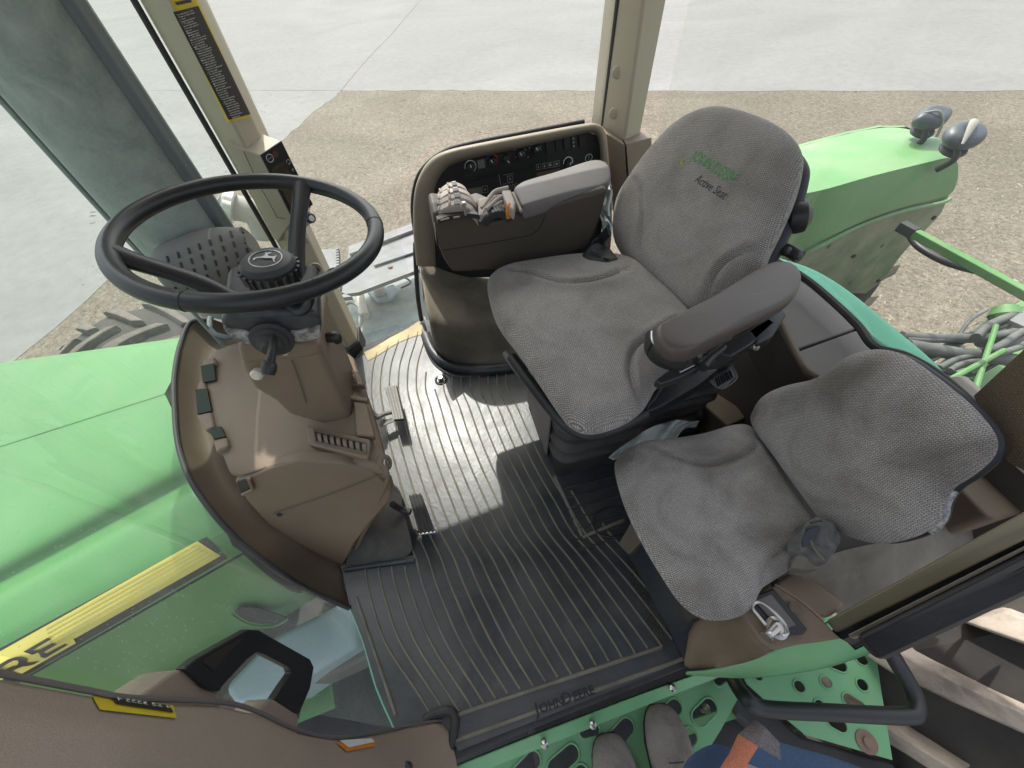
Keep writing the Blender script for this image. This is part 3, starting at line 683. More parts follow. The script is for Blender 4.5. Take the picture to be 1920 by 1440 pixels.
def matword(body, px, size, h=.0025):
    p = V(*px, 'z', .006); vs, fs = textmesh(body, size, 1.0, 1, .0008)
    return add('raised_letters', [p + xd * a.x + yd * a.y + Vector((0, 0, h)) for a in vs], fs, RIB2, mat_, flat=True)
RIB2 = plain('worn_mat_lettering', (.012, .013, .016), .6, var=.3)
LW = (o1 - o0).length
full, _ = textmesh('JOHN DEERE', 1.0); k_ = LW * 1.04 / max(a.x for a in full)
def word(parts):
    x = 0
    for body, s in parts:
        vs, fs = textmesh(body, s, 1.0, 1, .0009); wv = max(a.x for a in vs)
        add('raised_letters', [o0 + xd * (x + a.x) + yd * a.y + Vector((0, 0, .003)) for a in vs], fs, RIB2, mat_, flat=True); x += wv + s * .12
    return x
tot = .0
word([('J', k_ * 1.22), ('OHN', k_ * .98)])
o0 = o0 + xd * LW * .47; word([('D', k_ * 1.22), ('EERE', k_ * .98)])
bolt = thing('floor_bolt', tuple(V(827, 713, 'z', 0)), 'round chrome bolt set in a rubber ring of the floor mat', 'bolt')
lathe('ring', [(.026, .0), (.026, .006), (.02, .008), (.016, .004)], V(827, 713, 'z', .002), (0, 0, 1), RUBBER, bolt)
lathe('head', [(.011, 0), (.011, .018), (.008, .021)], V(827, 713, 'z', .004), (0, 0, 1), STEEL, bolt, n=16)
# sill
sill = thing('door_sill', (.1, -.07, -.05), 'worn black rubber door sill strip above the green entry step', 'door sill')
prism('sill_strip', Z(-.004, (846, 1404), (1284, 1236), (1292, 1250), (1140, 1310), (858, 1424), (835, 1440), (700, 1500), (690, 1480), (790, 1430)), (0, 0, -.03), RUBD, sill, bevel=.004)
rail = thing('sill_rail', (.2, -.1, -.1), 'green painted sill rail with bright bolts under the mat edge', 'sill rail')
rp = Z(-.035, (790, 1462), (1000, 1378), (1200, 1302), (1382, 1236)); rq = Z(-.055, (800, 1490), (1010, 1405), (1215, 1322), (1400, 1250))
prism('rail_bar', rp + list(reversed(rq)), (0, 0, -.05), GREEND, rail, bevel=.004)
for q in ((1020, 1392), (1110, 1356), (1258, 1287)): lathe('bolt_head', [(.006, -.02), (.006, .008), (.009, .009), (.009, .014), (.004, .018)], V(*q, 'z', -.035), (.0, -.25, 1), STEEL, rail, n=10)

# --- steps with holes (boolean-free: outer polygon bridged around hole loops through a grid)
def plate(name, outline, z, holes, mat, parent, th=.006, step=.0065):
    """flat plate with real openings; outline and holes in metres"""
    O = [(p.x, p.y) for p in outline]
    cu = bpy.data.curves.new('c', 'CURVE'); cu.dimensions = '2D'; cu.fill_mode = 'BOTH'; cu.extrude = th / 2; cu.bevel_depth = .0
    for lp in [O] + holes:
        s = cu.splines.new('POLY'); s.points.add(len(lp) - 1)
        for i, q in enumerate(lp): s.points[i].co = (q[0], q[1], 0, 1)
        s.use_cyclic_u = True
    o = bpy.data.objects.new('c', cu); COL.objects.link(o); dg = bpy.context.evaluated_depsgraph_get(); dg.update()
    me = o.evaluated_get(dg).to_mesh(); vs = [Vector((v.co.x, v.co.y, v.co.z + z)) for v in me.vertices]; fs = [list(p.vertices) for p in me.polygons]
    o.evaluated_get(dg).to_mesh_clear(); bpy.data.objects.remove(o); bpy.data.curves.remove(cu)
    return add(name, vs, fs, mat, parent, flat=True)
def slot(c, d, L, r, n=8):
    d = Vector(d).normalized(); q = Vector((-d.y, d.x)); out = []
    for s in (1, -1):
        for i in range(n + 1):
            a = -math.pi / 2 + math.pi * i / n; out.append(tuple(Vector(c) + s * d * (L / 2) + s * (d * math.cos(a) + q * math.sin(a)) * r))
    return out
def pxslot(z, a, b, r):
    A, B = V(*a, 'z', z), V(*b, 'z', z); c = (A + B) / 2
    return slot((c.x, c.y), (B.x - A.x, B.y - A.y), (B - A).length, r), [A, B]
stp = thing('entry_step', (.3, -.15, -.24), 'green entry platform with long oval holes where the boots stand', 'step')
z1 = -.22
hs = []; rims = []
for a, b, r in (((1246, 1345), (1265, 1325), .020), ((1310, 1345), (1330, 1325), .021), ((1276, 1398), (1293, 1380), .020), ((1152, 1388), (1175, 1362), .021), ((1040, 1440), (1072, 1412), .021), ((1215, 1290), (1300, 1262), .001),
                ((965, 1462), (1000, 1425), .021), ((1095, 1372), (1115, 1368), .015), ((1345, 1275), (1362, 1262), .015), ((1090, 1450), (1115, 1480), .02), ((1330, 1440), (1345, 1425), .02)):
    if r < .01: continue
    h, ab = pxslot(z1, a, b, r); hs.append(h); rims.append((h))
op = Z(z1, (760, 1490), (1000, 1390), (1385, 1250), (1388, 1300), (1350, 1370), (1300, 1450), (1240, 1540), (900, 1640))
plate('tread_plate', op, z1, hs, GREEND, stp)
for h in rims: tube('hole_rim', [Vector((a, b, z1 + .004)) for a, b in h], .003, GREEND, stp, closed=True, sm=1, n=6)
for a, b in (((1385, 1250), (1300, 1450)),): prism('edge_flange', Z(z1, a, (1388, 1300), b) + Z(z1 + .001, (b[0] - 6, b[1]), (1381, 1300), (1379, 1255)), (0, 0, -.05), GREEND, stp)
box('step_beam', V(1330, 1350, 'z', -.42), (.35, .03, .03), GREEN, stp); lathe('step_bolt', [(.012, 0), (.012, .03), (.006, .035)], V(1318, 1328, 'z', -.30), (0, 0, 1), STEEL, stp, n=8)
st2 = thing('fender_step', (.8, -.25, -.3), 'green perforated plate with round holes beyond the black rail', 'step plate')
z2 = -.32
hs = []
for a, b, r in (((1497, 1287), (1498, 1287), .017), ((1547, 1279), (1548, 1279), .017), ((1615, 1284), (1616, 1284), .017), ((1575, 1248), (1560, 1242), .019), ((1615, 1236), (1613, 1235), .018), ((1458, 1256), (1459, 1256), .012),
                ((1590, 1312), (1612, 1326), .018), ((1535, 1322), (1536, 1322), .015), ((1560, 1352), (1575, 1360), .018), ((1420, 1268), (1421, 1268), .013), ((1430, 1240), (1431, 1240), .015), ((1665, 1330), (1666, 1330), .001)):
    if r < .01: continue
    h, ab = pxslot(z2, a, b, r); hs.append(h)
plate('perforated_plate', Z(z2, (1350, 1170), (1630, 1150), (1652, 1300), (1672, 1425), (1510, 1378), (1470, 1345), (1400, 1282)), z2, hs, GREEND, st2)
for h in hs: tube('hole_rim', [Vector((a, b, z2 + .004)) for a, b in h], .003, GREEND, st2, closed=True, sm=1, n=6)
lathe('rusty_washer', [(.028, 0), (.028, .004), (.012, .004), (.012, .012), (.004, .014)], V(1624, 1391, 'z', z2 + .003), (0, 0, 1), RUST, st2, n=24)
prism('support_bracket', Z(-.38, (1370, 1290), (1400, 1290), (1500, 1380), (1680, 1432), (1690, 1480), (1500, 1440), (1380, 1340)), (0, 0, -.08), RUBD, st2, bevel=.01)
tagit(box('side_tank_cover', (.55, -.1, -.95), (1.2, .45, .9), RUBD, bevel=.03), 'dark box under the entry steps showing through the holes', 'tank cover')
hr = thing('hand_rail', (.6, -.2, -.2), 'bent black tubular hand rail beside the rear wheel', 'hand rail')
zr = -.08
tube('rail_tube', [V(1368, 1262, 'z', -.2), V(1395, 1305, 'z', zr), V(1432, 1328, 'z', zr), V(1560, 1336, 'z', zr), V(1690, 1342, 'z', zr), V(1718, 1335, 'z', zr), V(1712, 1298, 'z', zr), V(1680, 1240, 'z', -.06), V(1648, 1190, 'z', -.02), V(1620, 1150, 'z', .0)], .019, BLACK, hr, n=20, sm=8)

# --- rear left fender lip and wheel
rl = thing('wheel_fender', (.7, -.02, .0), 'glossy green fender lip below the brown latch trim', 'fender')
sheet('fender_lip', [Z(.10, (1280, 1262), (1330, 1262), (1420, 1235), (1500, 1200), (1580, 1150), (1660, 1120), (1800, 1080)), Z(.04, (1290, 1268), (1350, 1272), (1440, 1262), (1520, 1240), (1600, 1190), (1680, 1160), (1820, 1110)), Z(-.05, (1300, 1262), (1370, 1275), (1460, 1268), (1560, 1254), (1660, 1215), (1700, 1190), (1840, 1140))], GREEND, rl, sub=2, solid=.004)
tyre('tractor_wheel', (1.95, -.46, GZ + 1.02), .98, .62, 'big rear tyre with dusty lugs coloured bright beige as if sunlit beside the hand rail', LUG, 20, .06)

# --- rear right fender
rf = thing('wheel_fender', (1.9, 1.6, -.1), 'big pale green rear fender outside beyond the driver seat', 'fender')
fz = .33
Bp = [V(1395, 395, 'z', fz), V(1470, 368, 'z', fz), V(1535, 360, 'z', fz), V(1610, 336, 'z', fz), V(1690, 316, 'z', fz), V(1765, 298, 'z', fz), V(1797, 291, 'z', fz)]
Ap = [V(1400, 310, 'z', fz - .05), V(1460, 288, 'z', fz - .04), V(1515, 270, 'z', fz - .03), V(1590, 250, 'z', fz - .02), V(1650, 238, 'z', fz - .02), V(1700, 238, 'z', fz - .01), V(1758, 262, 'z', fz)]
mid = [a.lerp(b, .5) + Vector((0, 0, .03)) for a, b in zip(Ap, Bp)]
top_f = sheet('fender_top', [Ap, mid, [b for b in Bp]], GREENF, rf, sub=2, face=(1.5, 1, 5))
prism('fender_outer', Ap + [a + Vector((.0, .08, -.3)) for a in reversed(Ap)], (0, .02, 0), GREENF, rf)
def yoff(p, px, py): return V(px, py, 'y', p.y)
Cc = [yoff(Bp[0], 1400, 500), yoff(Bp[1], 1475, 485), yoff(Bp[2], 1540, 452), yoff(Bp[3], 1620, 412), yoff(Bp[4], 1700, 385), yoff(Bp[5], 1770, 370), yoff(Bp[6], 1789, 362)]
Dd = [yoff(Bp[0], 1400, 600), yoff(Bp[1], 1480, 560), yoff(Bp[2], 1500, 530), yoff(Bp[3], 1640, 575), yoff(Bp[4], 1690, 478), yoff(Bp[5], 1747, 430), yoff(Bp[6], 1775, 400)]
sheet('fender_band', [[b for b in Bp], [(b + c) / 2 + Vector((0, -.015, 0)) for b, c in zip(Bp, Cc)], [c for c in Cc]], GREENF, rf, sub=2)
lo = sheet('fender_lining', [[c + Vector((0, .015, .002)) for c in Cc], [(b + c) / 2 + Vector((0, .03, 0)) for b, c in zip(Dd, Cc)], [c + Vector((0, .02, 0)) for c in Dd]], GUND, rf, sub=1)
tube('lip_bead', [c + Vector((0, -.004, -.03)) for c in Cc], .010, GREENF, rf, n=8)
bl = bvh_of(lo)
for q in ((1655, 460), (1600, 480), (1555, 462), (1750, 408), (1595, 530), (1646, 526)):
    p = cast(bl, *q, .0)
    if p: lathe('bolt', [(.012, 0), (.012, .008), (.005, .010)], p, (0, -1, 0), GUND if q[0] % 2 else RUBD, rf, n=8)
pp = [cast(bl, *q, .02) for q in ((1635, 500), (1690, 486), (1702, 492), (1650, 512))]
if all(pp): prism('bracket_plate', pp, (0, -.02, 0), GREEND, rf)
tyre('tractor_wheel', (2.15, 1.80, GZ + .98), .92, .5, 'far rear tyre half hidden under the pale green fender', LUG, 20, .06)
LAMPM = plain('lamp_housing', (.05, .062, .075), .4, var=.1, dust=.35, dcol=(.2, .21, .22))
for nm, q, rx, ry, lab in (('work_light', (1747, 221), .098, .066, 'angular dark rear work light on a short stalk above the fender corner'), ('work_light', (1808, 254), .105, .075, 'rounder dark rear work light with a pale bracket, nearest the right edge')):
    c = V(*q, 'z', .44); l = thing(nm, tuple(c), lab, 'work light', 'rear work lights on the far fender')
    R3 = Matrix.Rotation(.25, 3, 'Y')
    out = [c + Vector((math.cos(a) * rx * (1 if rx > .10 else (1 + .12 * math.cos(4 * a))), math.sin(a) * ry, 0)) + Vector((0, 0, .02 * math.cos(a))) for a in [i * math.pi / 8 for i in range(16)]]
    pillow('housing', out[::2], (0, -.35, 1), .035, .035, .05, LAMPM, l, per=6, rings=6)
    lathe('lens', [(rx * .5, 0), (rx * .55, .01), (rx * .5, .02)], c + Vector((0, 0, -.05)), (.1, .2, -1), SHELL, l, n=20)
    tube('stalk', [c + Vector((-.03, -.02, -.03)), c + Vector((-.03, -.05, -.08)), c + Vector((-.04, -.02, -.14))], .014, BLACK, l, n=10)
    if rx > .10: tube('bracket_arm', [c + Vector((-.09, -.07, .0)), c + Vector((-.02, -.01, .055)), c + Vector((.04, .03, .05))], [.005, .017, .009], PIPE, l, n=10, flat=.5, up=(0, 0, 1))
    else: tube('cable', [c + Vector((-.07, 0, .03)), c + Vector((-.03, -.03, .04)), c + Vector((.0, -.06, .0)), c + Vector((.0, -.08, -.06))], .006, PIPE, l, n=8)
cb = thing('cross_tube', tuple(V(1820, 500, 'z', .1)), 'square bright green cross tube running from the far fender towards the camera', 'beam')
a, b = V(1712, 436, 'z', .2), V(1960, 572, 'z', .2); dd = (b - a); wv = Vector((0, 0, 1)).cross(dd).normalized() * .017
loft('beam', [[p + wv + Vector((0, 0, .018)), p - wv + Vector((0, 0, .018)), p - wv - Vector((0, 0, .018)), p + wv - Vector((0, 0, .018))] for p in (a, a + dd * .5, a + dd * 1.4)], BRTG, cb, bevel=.006)
loft('end_socket', [[p + wv * 1.15 + Vector((0, 0, .022)), p - wv * 1.15 + Vector((0, 0, .022)), p - wv * 1.15 - Vector((0, 0, .022)), p + wv * 1.15 - Vector((0, 0, .022))] for p in (a - dd * .12, a + dd * .02)], RUBD, cb, bevel=.004)
tagit(tube('black_cable', Z(.05, (1705, 440), (1722, 462), (1760, 485), (1800, 500), (1860, 516), (1900, 540), (1960, 560)), .016, BLACK), 'black cable sagging below the green cross tube', 'cable')

# three point hitch clutter
tagit(prism('axle_housing', [Vector((.9, .45, -.85)), Vector((1.75, .45, -.85)), Vector((1.75, .72, -.85)), Vector((.9, .95, -.85))], (0, 0, -.5), RUBD, bevel=.04), 'dark rear axle housing below the cab behind the seats', 'axle housing')
ht = thing('hitch', (1.9, .7, -.6), 'jumble of green hitch parts behind the cab rear window', 'hitch')
for pts, z, h in ((((1760, 700), (1790, 690), (1830, 730), (1800, 745)), -.3, .06), (((1780, 665), (1830, 650), (1850, 672), (1800, 690)), -.45, .08), (((1850, 600), (1920, 560), (1960, 600), (1890, 650)), -.25, .10),
                  (((1820, 690), (1890, 640), (1960, 660), (1900, 740), (1840, 760)), -.6, .15), (((1700, 640), (1740, 660), (1700, 700), (1680, 680)), -.55, .08), (((1860, 630), (1890, 615), (1900, 632), (1870, 645)), -.2, .05), (((1720, 690), (1760, 700), (1790, 750), (1760, 760)), -.25, .05)):
    prism('hitch_plate', Z(z, *pts), (0, 0, -h), BRTG, ht, bevel=.01)
rr_ = random.Random(5)
for k in range(16):
    a = (rr_.uniform(1700, 1800), rr_.uniform(625, 720)); b = (rr_.uniform(1850, 1960), rr_.uniform(575, 690)); zq = rr_.uniform(-.5, -.1)
    m1 = (a[0] + (b[0] - a[0]) * .35, a[1] + (b[1] - a[1]) * .35 + rr_.uniform(-14, 14)); m2 = (a[0] + (b[0] - a[0]) * .7, a[1] + (b[1] - a[1]) * .7 + rr_.uniform(-12, 12))
    if k < 11: tube('hose_line', Z(zq, a, m1, m2, b), rr_.uniform(.006, .012), HOSE if k % 3 else RUBD, ht, n=8)
    else: tube('linkage_rod', Z(zq, (a[0] + 60, a[1] + 10), (b[0], b[1] + 30)), rr_.uniform(.009, .015), BRTG, ht, n=8, sm=1)
for q in ((1735, 668), (1752, 660), (1778, 650), (1845, 640), (1868, 622)): lathe('fitting', [(.02, -.03), (.026, -.02), (.026, .02), (.018, .03)], V(*q, 'z', -.2), (1, .2, .1), GALV, ht, n=12)
lathe('ball_end', [(.01, -.06), (.045, -.045), (.062, 0), (.045, .045), (.01, .06)], V(1885, 592, 'z', -.2), (.3, .6, .4), BRTG, ht, n=20)
prism('pale_cover', Z(-.15, (1893, 600), (1925, 578), (1960, 590), (1920, 612)), (0, 0, -.02), GALV, ht)
hoses = [(((1690, 630), (1750, 634), (1830, 634), (1880, 628), (1930, 615)), .022, 'upper pair hose from the seat corner'), (((1700, 637), (1760, 638), (1830, 633), (1890, 622), (1930, 612)), .012, ''),
         (((1700, 648), (1745, 655), (1800, 664), (1860, 670), (1905, 676)), .030, ''), (((1760, 690), (1790, 675), (1830, 665), (1880, 650), (1930, 628)), .013, ''), (((1780, 695), (1810, 680), (1850, 676)), .012, ''),
         (((1830, 632), (1850, 612), (1880, 598), (1930, 580)), .018, ''), (((1850, 658), (1880, 645), (1905, 628), (1930, 612)), .016, ''), (((1870, 664), (1900, 655), (1930, 645)), .014, '')]
labs = ['thin grey hose lowest in the tangle, starting by the seat corner', ]
HL = ['thick dark hose topmost of the tangle behind the rear window', 'thin pale hose running just under the topmost thick hose', 'thickest pale hose with a bright end in the middle of the tangle', 'thin grey hose curving up from the green hitch plate',
      'short thin hose beside the lowest green hitch plate', 'dark hose rising to the green ball end', 'grey hose crossing to the right edge above the green mass', 'short pale hose nearest the brown screen']
for (pts, r, _), lb in zip(hoses, HL):
    tagit(tube('hydraulic_hose', [V(a, b, 'z', -.12 - .02 * i) for i, (a, b) in enumerate(pts)], r, HOSE, n=12), lb, 'hose', 'hydraulic hoses behind the rear window')
# ================================================================== DASHBOARD
tr = thing('windscreen_trough', (-.6, .7, .2), 'dark brown plastic trough with a black edge seal curving round behind the dashboard', 'trim')
oz = [((400, 598), .37), ((362, 603), .37), ((343, 640), .365), ((331, 700), .36), ((331, 760), .355), ((338, 830), .35), ((360, 895), .34), ((400, 955), .32), ((450, 1010), .28), ((500, 1050), .23), ((575, 1100), .11), ((657, 1138), .0)]
iz = [((470, 600), .28), ((440, 640), .28), ((410, 680), .28), ((385, 720), .28), ((385, 770), .28), ((400, 820), .28), ((425, 890), .27), ((460, 940), .25), ((500, 985), .21), ((545, 1015), .15), ((600, 1043), .06), ((642, 1062), -.0)]
OP = [V(*a, 'z', z) for a, z in oz]; IP = [V(*a, 'z', z) for a, z in iz]
OS = spline(OP, 4); IS = spline(IP, 4)
sheet('trough_wall', [OS, [o.lerp(i, .3) + Vector((0, 0, -.035)) for o, i in zip(OS, IS)], [o.lerp(i, .65) + Vector((0, 0, -.03)) for o, i in zip(OS, IS)], IS, [i + Vector((.02, .02, -.12)) for i in IS]], TAN_DARK, tr, sharp=0, sub=1)
tube('edge_seal', [o + Vector((-.004, -.002, .002)) for o in OP[:-1]] + [V(655, 1140, 'z', .004)], .007, RUBD, tr, n=10)
cnt = 0
P = OS[3:27]
for a, b in zip(P, P[1:]):       # serrated seal teeth
    for k in range(5):
        p = a.lerp(b, k / 5); d = (b - a).normalized(); q = Vector((-d.y, d.x, 0)); q = -q if q.x > 0 else q
        if cnt % 1 == 0: pass
        cnt += 1
vt, ft_ = [], []
for a, b in zip(P, P[1:]):
    d = (b - a); L = d.length; nn = max(1, int(L / .0055)); dn = d.normalized(); q = Vector((-dn.y, dn.x, 0)).normalized(); q = -q if q.x > 0 else q
    for k in range(nn):
        p = a.lerp(b, k / nn) + q * .004; s = len(vt)
        vt += [p - dn * .0016 + Vector((0, 0, .006)), p + dn * .0016 + Vector((0, 0, .006)), p + q * .007 + Vector((0, 0, .004)), p + q * .002 + Vector((0, 0, -.004))]
        ft_ += [(s, s + 1, s + 2), (s, s + 2, s + 3), (s + 1, s + 3, s + 2), (s, s + 3, s + 1)]
tagit(add('seal_teeth', vt, ft_, RUBD, tr, flat=True), kind='stuff')

dash = thing('dashboard', (-.4, .7, 0), 'tan faceted dashboard around the steering column with louvred vents', 'dashboard')
pA, pB, pC = Vector((-.2, .45, .44)), Vector((-.54, .525, .45)), Vector((-.484, .426, 0))
dn = (pB - pA).cross(pC - pA).normalized()
if dn.y > 0: dn = -dn
side_px = [(438, 903), (470, 892), (500, 878), (560, 862), (640, 868), (700, 885), (731, 910), (735, 925), (730, 942), (692, 985), (665, 1020), (643, 1062), (600, 1043), (545, 1012), (500, 982), (462, 940)]
SP = PL(pA, dn, *side_px)
prism('side_panel', SP, -dn * .03, TAN, dash, bevel=.008, seg=3)
r0 = [p + Vector((0, .004, 0)) for p in (SP[0], SP[2], SP[3], SP[4], SP[5], SP[6])]
rows = [r0,
        [p * 1.0 for p in Z(.468, (428, 880), (492, 862), (562, 848), (636, 856), (696, 870))] + Z(.455, (730, 893)),
        Z(.478, (412, 835), (480, 815), (570, 815), (632, 830), (697, 845)) + Z(.455, (726, 868)),
        Z(.482, (395, 790), (465, 775), (566, 785), (634, 800), (692, 815)) + Z(.455, (719, 835)),
        Z(.485, (383, 735), (450, 722), (540, 730), (625, 745), (680, 765)) + Z(.455, (706, 790)),
        Z(.478, (383, 700), (445, 688), (540, 690), (615, 700), (664, 715)) + Z(.455, (690, 740)),
        Z(.468, (388, 668), (440, 652), (520, 648), (590, 655), (640, 668)) + Z(.455, (668, 690)),
        Z(.40, (400, 660), (445, 640), (520, 632), (590, 640), (640, 655)) + Z(.38, (668, 672))]
dtop = sheet('top_panel', rows, TAN, dash, sub=2, sharp=0, face=(-.3, .5, 3), solid=.004)
rear = [r[-1] for r in rows[:-1]]
sheet('knee_panel', [rear, [p + Vector((-.02, 0, -.05)) for p in rear], [p + Vector((-.16, 0, -.28)) for p in rear], [p + Vector((-.24, 0, -.44)) for p in rear]], TAN, dash, sub=1, face=(1, .7, 0))
bd = bvh_of(dtop)
GAPG = plain('painted_gap_shade', (.008, .022, .010), .7, var=.1)
# dark slips with the shade of open windscreen-edge notches put in their colour
for q in (((376, 686), (400, 681), (404, 712), (380, 717)), ((366, 730), (388, 728), (396, 770), (370, 776)), ((393, 803), (414, 799), (422, 818), (400, 823))):
    prism('demist_gap_shade', Z(.489, *q), (0, 0, -.005), GAPG, dash)
for q in (((372, 715), (384, 712), (388, 733), (366, 735)), ((366, 777), (396, 772), (402, 800), (384, 808)), ((398, 826), (424, 818), (428, 836), (404, 848)), ((380, 674), (402, 668), (404, 682), (378, 688))):
    prism('demist_tooth', Z(.488, *q), (0, 0, -.05), TAN, dash, bevel=.006)
prism('side_opening', PL(pA + dn * .003, dn, (444, 903), (466, 899), (474, 917), (452, 926)), -dn * .004, BLACK, dash)
tube('side_opening_lip', PL(pA + dn * .006, dn, (466, 897), (474, 917), (455, 927)), .004, TAN, dash, n=8, sm=1)
P2 = PL(pA + dn * .0035, dn, (512, 964), (580, 941), (650, 916), (718, 888)); tube('panel_seam', P2, .0012, TAN_DARK, dash, n=6)
lathe('side_screw', [(.007, 0), (.007, .003), (.004, .004), (.003, .001)], PV(524, 964, pA, dn), dn, RUBD, dash, n=16)
def vent(quad_o, quad_i, nl, z):
    fr = prism('vent_frame', Z(z + .012, *quad_o), (0, 0, -.02), TAN, dash, bevel=.004)
    prism('vent_opening', Z(z + .0135, *quad_i), (0, 0, -.002), BLACK, fr)
    a, b, c, d = [V(q[0], q[1], 'z', z + .02) for q in quad_i]
    for k in range(nl):
        s = (k + .5) / nl; t0 = a.lerp(b, s); t1 = d.lerp(c, s); m = (t0 + t1) / 2; w2 = (t1 - t0)
        out = [m + w2 * .46 * math.cos(t) + Vector((0, 0, 1)) * .011 * (math.sin(t) if math.sin(t) > 0 else .3 * math.sin(t)) for t in [i * math.pi / 6 for i in range(12)]]
        prism('louvre', [p + Vector((0, 0, -.012)) for p in out], (b - a) / nl * .55, TAN, fr)
    for e, f_ in ((a, b), (b, c), (c, d), (d, a)): tube('vent_rim', [e + Vector((0, 0, -.006)), f_ + Vector((0, 0, -.006))], .0022, TAN_DARK, fr, n=6, sm=1)
vent(((572, 797), (694, 823), (690, 860), (578, 833)), ((587, 804), (684, 828), (685, 847), (590, 826)), 8, .481)
vent(((634, 681), (672, 697), (682, 722), (648, 722)), ((641, 688), (662, 697), (667, 714), (650, 712)), 3, .480)
prism('seam_strip', Z(.500, (655, 740), (684, 745), (690, 748), (686, 752), (656, 748)), (0, 0, -.015), TAN, dash, bevel=.003)
prism('centre_pad', Z(.497, (662, 752), (686, 755), (702, 818), (668, 815)), (0, 0, -.02), TAN, dash, bevel=.004)
pk = V(724, 868, 'z', .45); lathe('ignition_ring', [(.020, 0), (.020, .003), (.014, .005), (.010, .005)], pk + Vector((-.004, -.0, .002)), (1, -.35, .75), TAN, dash, n=28)
lathe('ignition_barrel', [(.009, 0), (.009, .006), (.006, .007), (.006, .003)], pk + Vector((-.002, -.001, .004)), (1, -.35, .55), STEEL, dash, n=20)

# ---- column tower + shroud
colm = thing('steering_column', (-.4, .68, .3), 'tan steering column tower under a scuffed black shroud', 'steering column')
ty = .600
prism('tower', Y(ty, (445, 652), (598, 648), (607, 668), (662, 785), (657, 807), (600, 795), (540, 779), (514, 753), (474, 730), (451, 690)), (.0, .17, -.02), TAN, colm, bevel=.014, seg=4)
prism('tower_cap', Y(ty - .006, (443, 648), (600, 644), (606, 660), (586, 672), (452, 684)), (.0, .18, -.01), TAN, colm, bevel=.010, seg=3)
tube('tower_seam', Y(ty - .003, (547, 676), (556, 700), (566, 730), (574, 757)), .0012, TAN_DARK, colm, n=6)
lathe('white_knob', [(.010, 0), (.0115, .004), (.0115, .014), (.008, .018)], V(487, 696, 'y', ty), (-.25, -1, .25), WHTP, colm, n=24)
lathe('screw', [(.007, 0), (.007, .004), (.004, .005)], V(534, 659, 'y', ty - .006), (0, -1, .3), STEEL, colm, n=14)
prism('shroud', Y(.565, (414, 603), (420, 592), (590, 584), (601, 594), (604, 612), (600, 636), (570, 645), (545, 640), (498, 658), (440, 641), (420, 625)), (-.005, .125, .01), BLACKW, colm, bevel=.016, seg=4)
SCUF = plain('scuffed_silver_edge', (.03, .032, .036), .5, var=.2, dust=1.0, dcol=(.55, .53, .49), dscale=55)
prism('scuffed_edge', Y(.560, (418, 612), (430, 618), (490, 628), (560, 622), (600, 612), (600, 634), (570, 644), (545, 639), (498, 656), (441, 640), (424, 624)), (0, .02, 0), SCUF, colm, bevel=.006)
lathe('stalk_boot', [(.034, 0), (.034, .006), (.028, .008), (.027, .014), (.021, .016), (.020, .022), (.013, .026), (.010, .034)], V(511, 634, 'y', .562), (-.02, -1, .1), RUBD, colm, n=32)
sA = V(513, 634, 'y', .535)
tube('stalk_rod', [sA, V(512, 650, 'y', .50), V(508, 672, 'y', .475), V(505, 685, 'y', .465)], [.006, .006, .0065, .007], BLACK, colm, n=14)
tube('stalk_knob', [V(506, 678, 'y', .468), V(505, 684, 'y', .465), V(504, 695, 'y', .458), V(503, 703, 'y', .453)], [.0075, .0105, .0105, .008], BLACK, colm, n=16)
tube('tilt_lever', Y(.66, (600, 640), (612, 634), (628, 632), (634, 640)), [.008, .010, .012, .009], BLACK, colm, n=14)

# ---- steering wheel
WC = Vector((-.281, .688, .915)); WR = .1903; WT = Vector((1, 0, -.179)).normalized(); WU = Vector((-.034, 1, 0)); WU = (WU - WT * WU.dot(WT)).normalized(); WN = WT.cross(WU)
def wpt(q):
    e = PV(q[0], q[1], WC, WN); return (e - WC).normalized()
sw = thing('steering_wheel', tuple(WC), 'large black three spoke steering wheel with a leaping deer badge on its hub', 'steering wheel')
rim = [WC + WT * (math.cos(a) * WR) + WU * (math.sin(a) * WR) for a in [i * math.pi / 16 for i in range(32)]]
tube('rim', rim, .0140, WHEELM, sw, n=20, sm=3, closed=True)
hubT = V(499, 487, 'z', .905); ax = (WN * .8 + Vector((0, 0, 1)) * .2).normalized()
hb = hubT - ax * .085
hub_o = lathe('hub', [(.030, 0), (.036, .01), (.036, .05), (.038, .056)], hb, ax, BLACK, sw, n=40)
lathe('hub_cap', [(.038, .052), (.041, .058), (.041, .078), (.036, .085), (.026, .087)], hb, ax, BLACK, hub_o, n=48, bevel=.001)
u, w2, _a = frame_of(ax)
for k in range(22):
    t = 2 * math.pi * k / 22; rd = u * math.cos(t) + w2 * math.sin(t)
    tube('grip_rib', [hb + ax * .052 + rd * .040, hb + ax * .074 + rd * .0425], .0034, BLACKW if k % 3 else BLACK, hub_o, n=6, sm=1)
tube('badge_ring', [hb + ax * .0875 + (u * math.cos(t) + w2 * math.sin(t)) * .0235 for t in [i * math.pi / 20 for i in range(40)]], .0009, SILV, hub_o, closed=True, sm=1, n=6)
for q, ang in (((236, 474), 0), ((562, 352), 0), ((622, 520), 0)):
    d = wpt(q); e = WC + d * (WR - .004)
    s = hb + ax * .018 + d * .030
    tube('spoke', [s, s + d * .03 + Vector((0, 0, .004)), s.lerp(e, .5) + Vector((0, 0, -.004)), s.lerp(e, .85) + Vector((0, 0, .0)), e], [.018, .0165, .0155, .0165, .022], WHEELM, sw, n=16, flat=.55, up=(0, 0, 1))
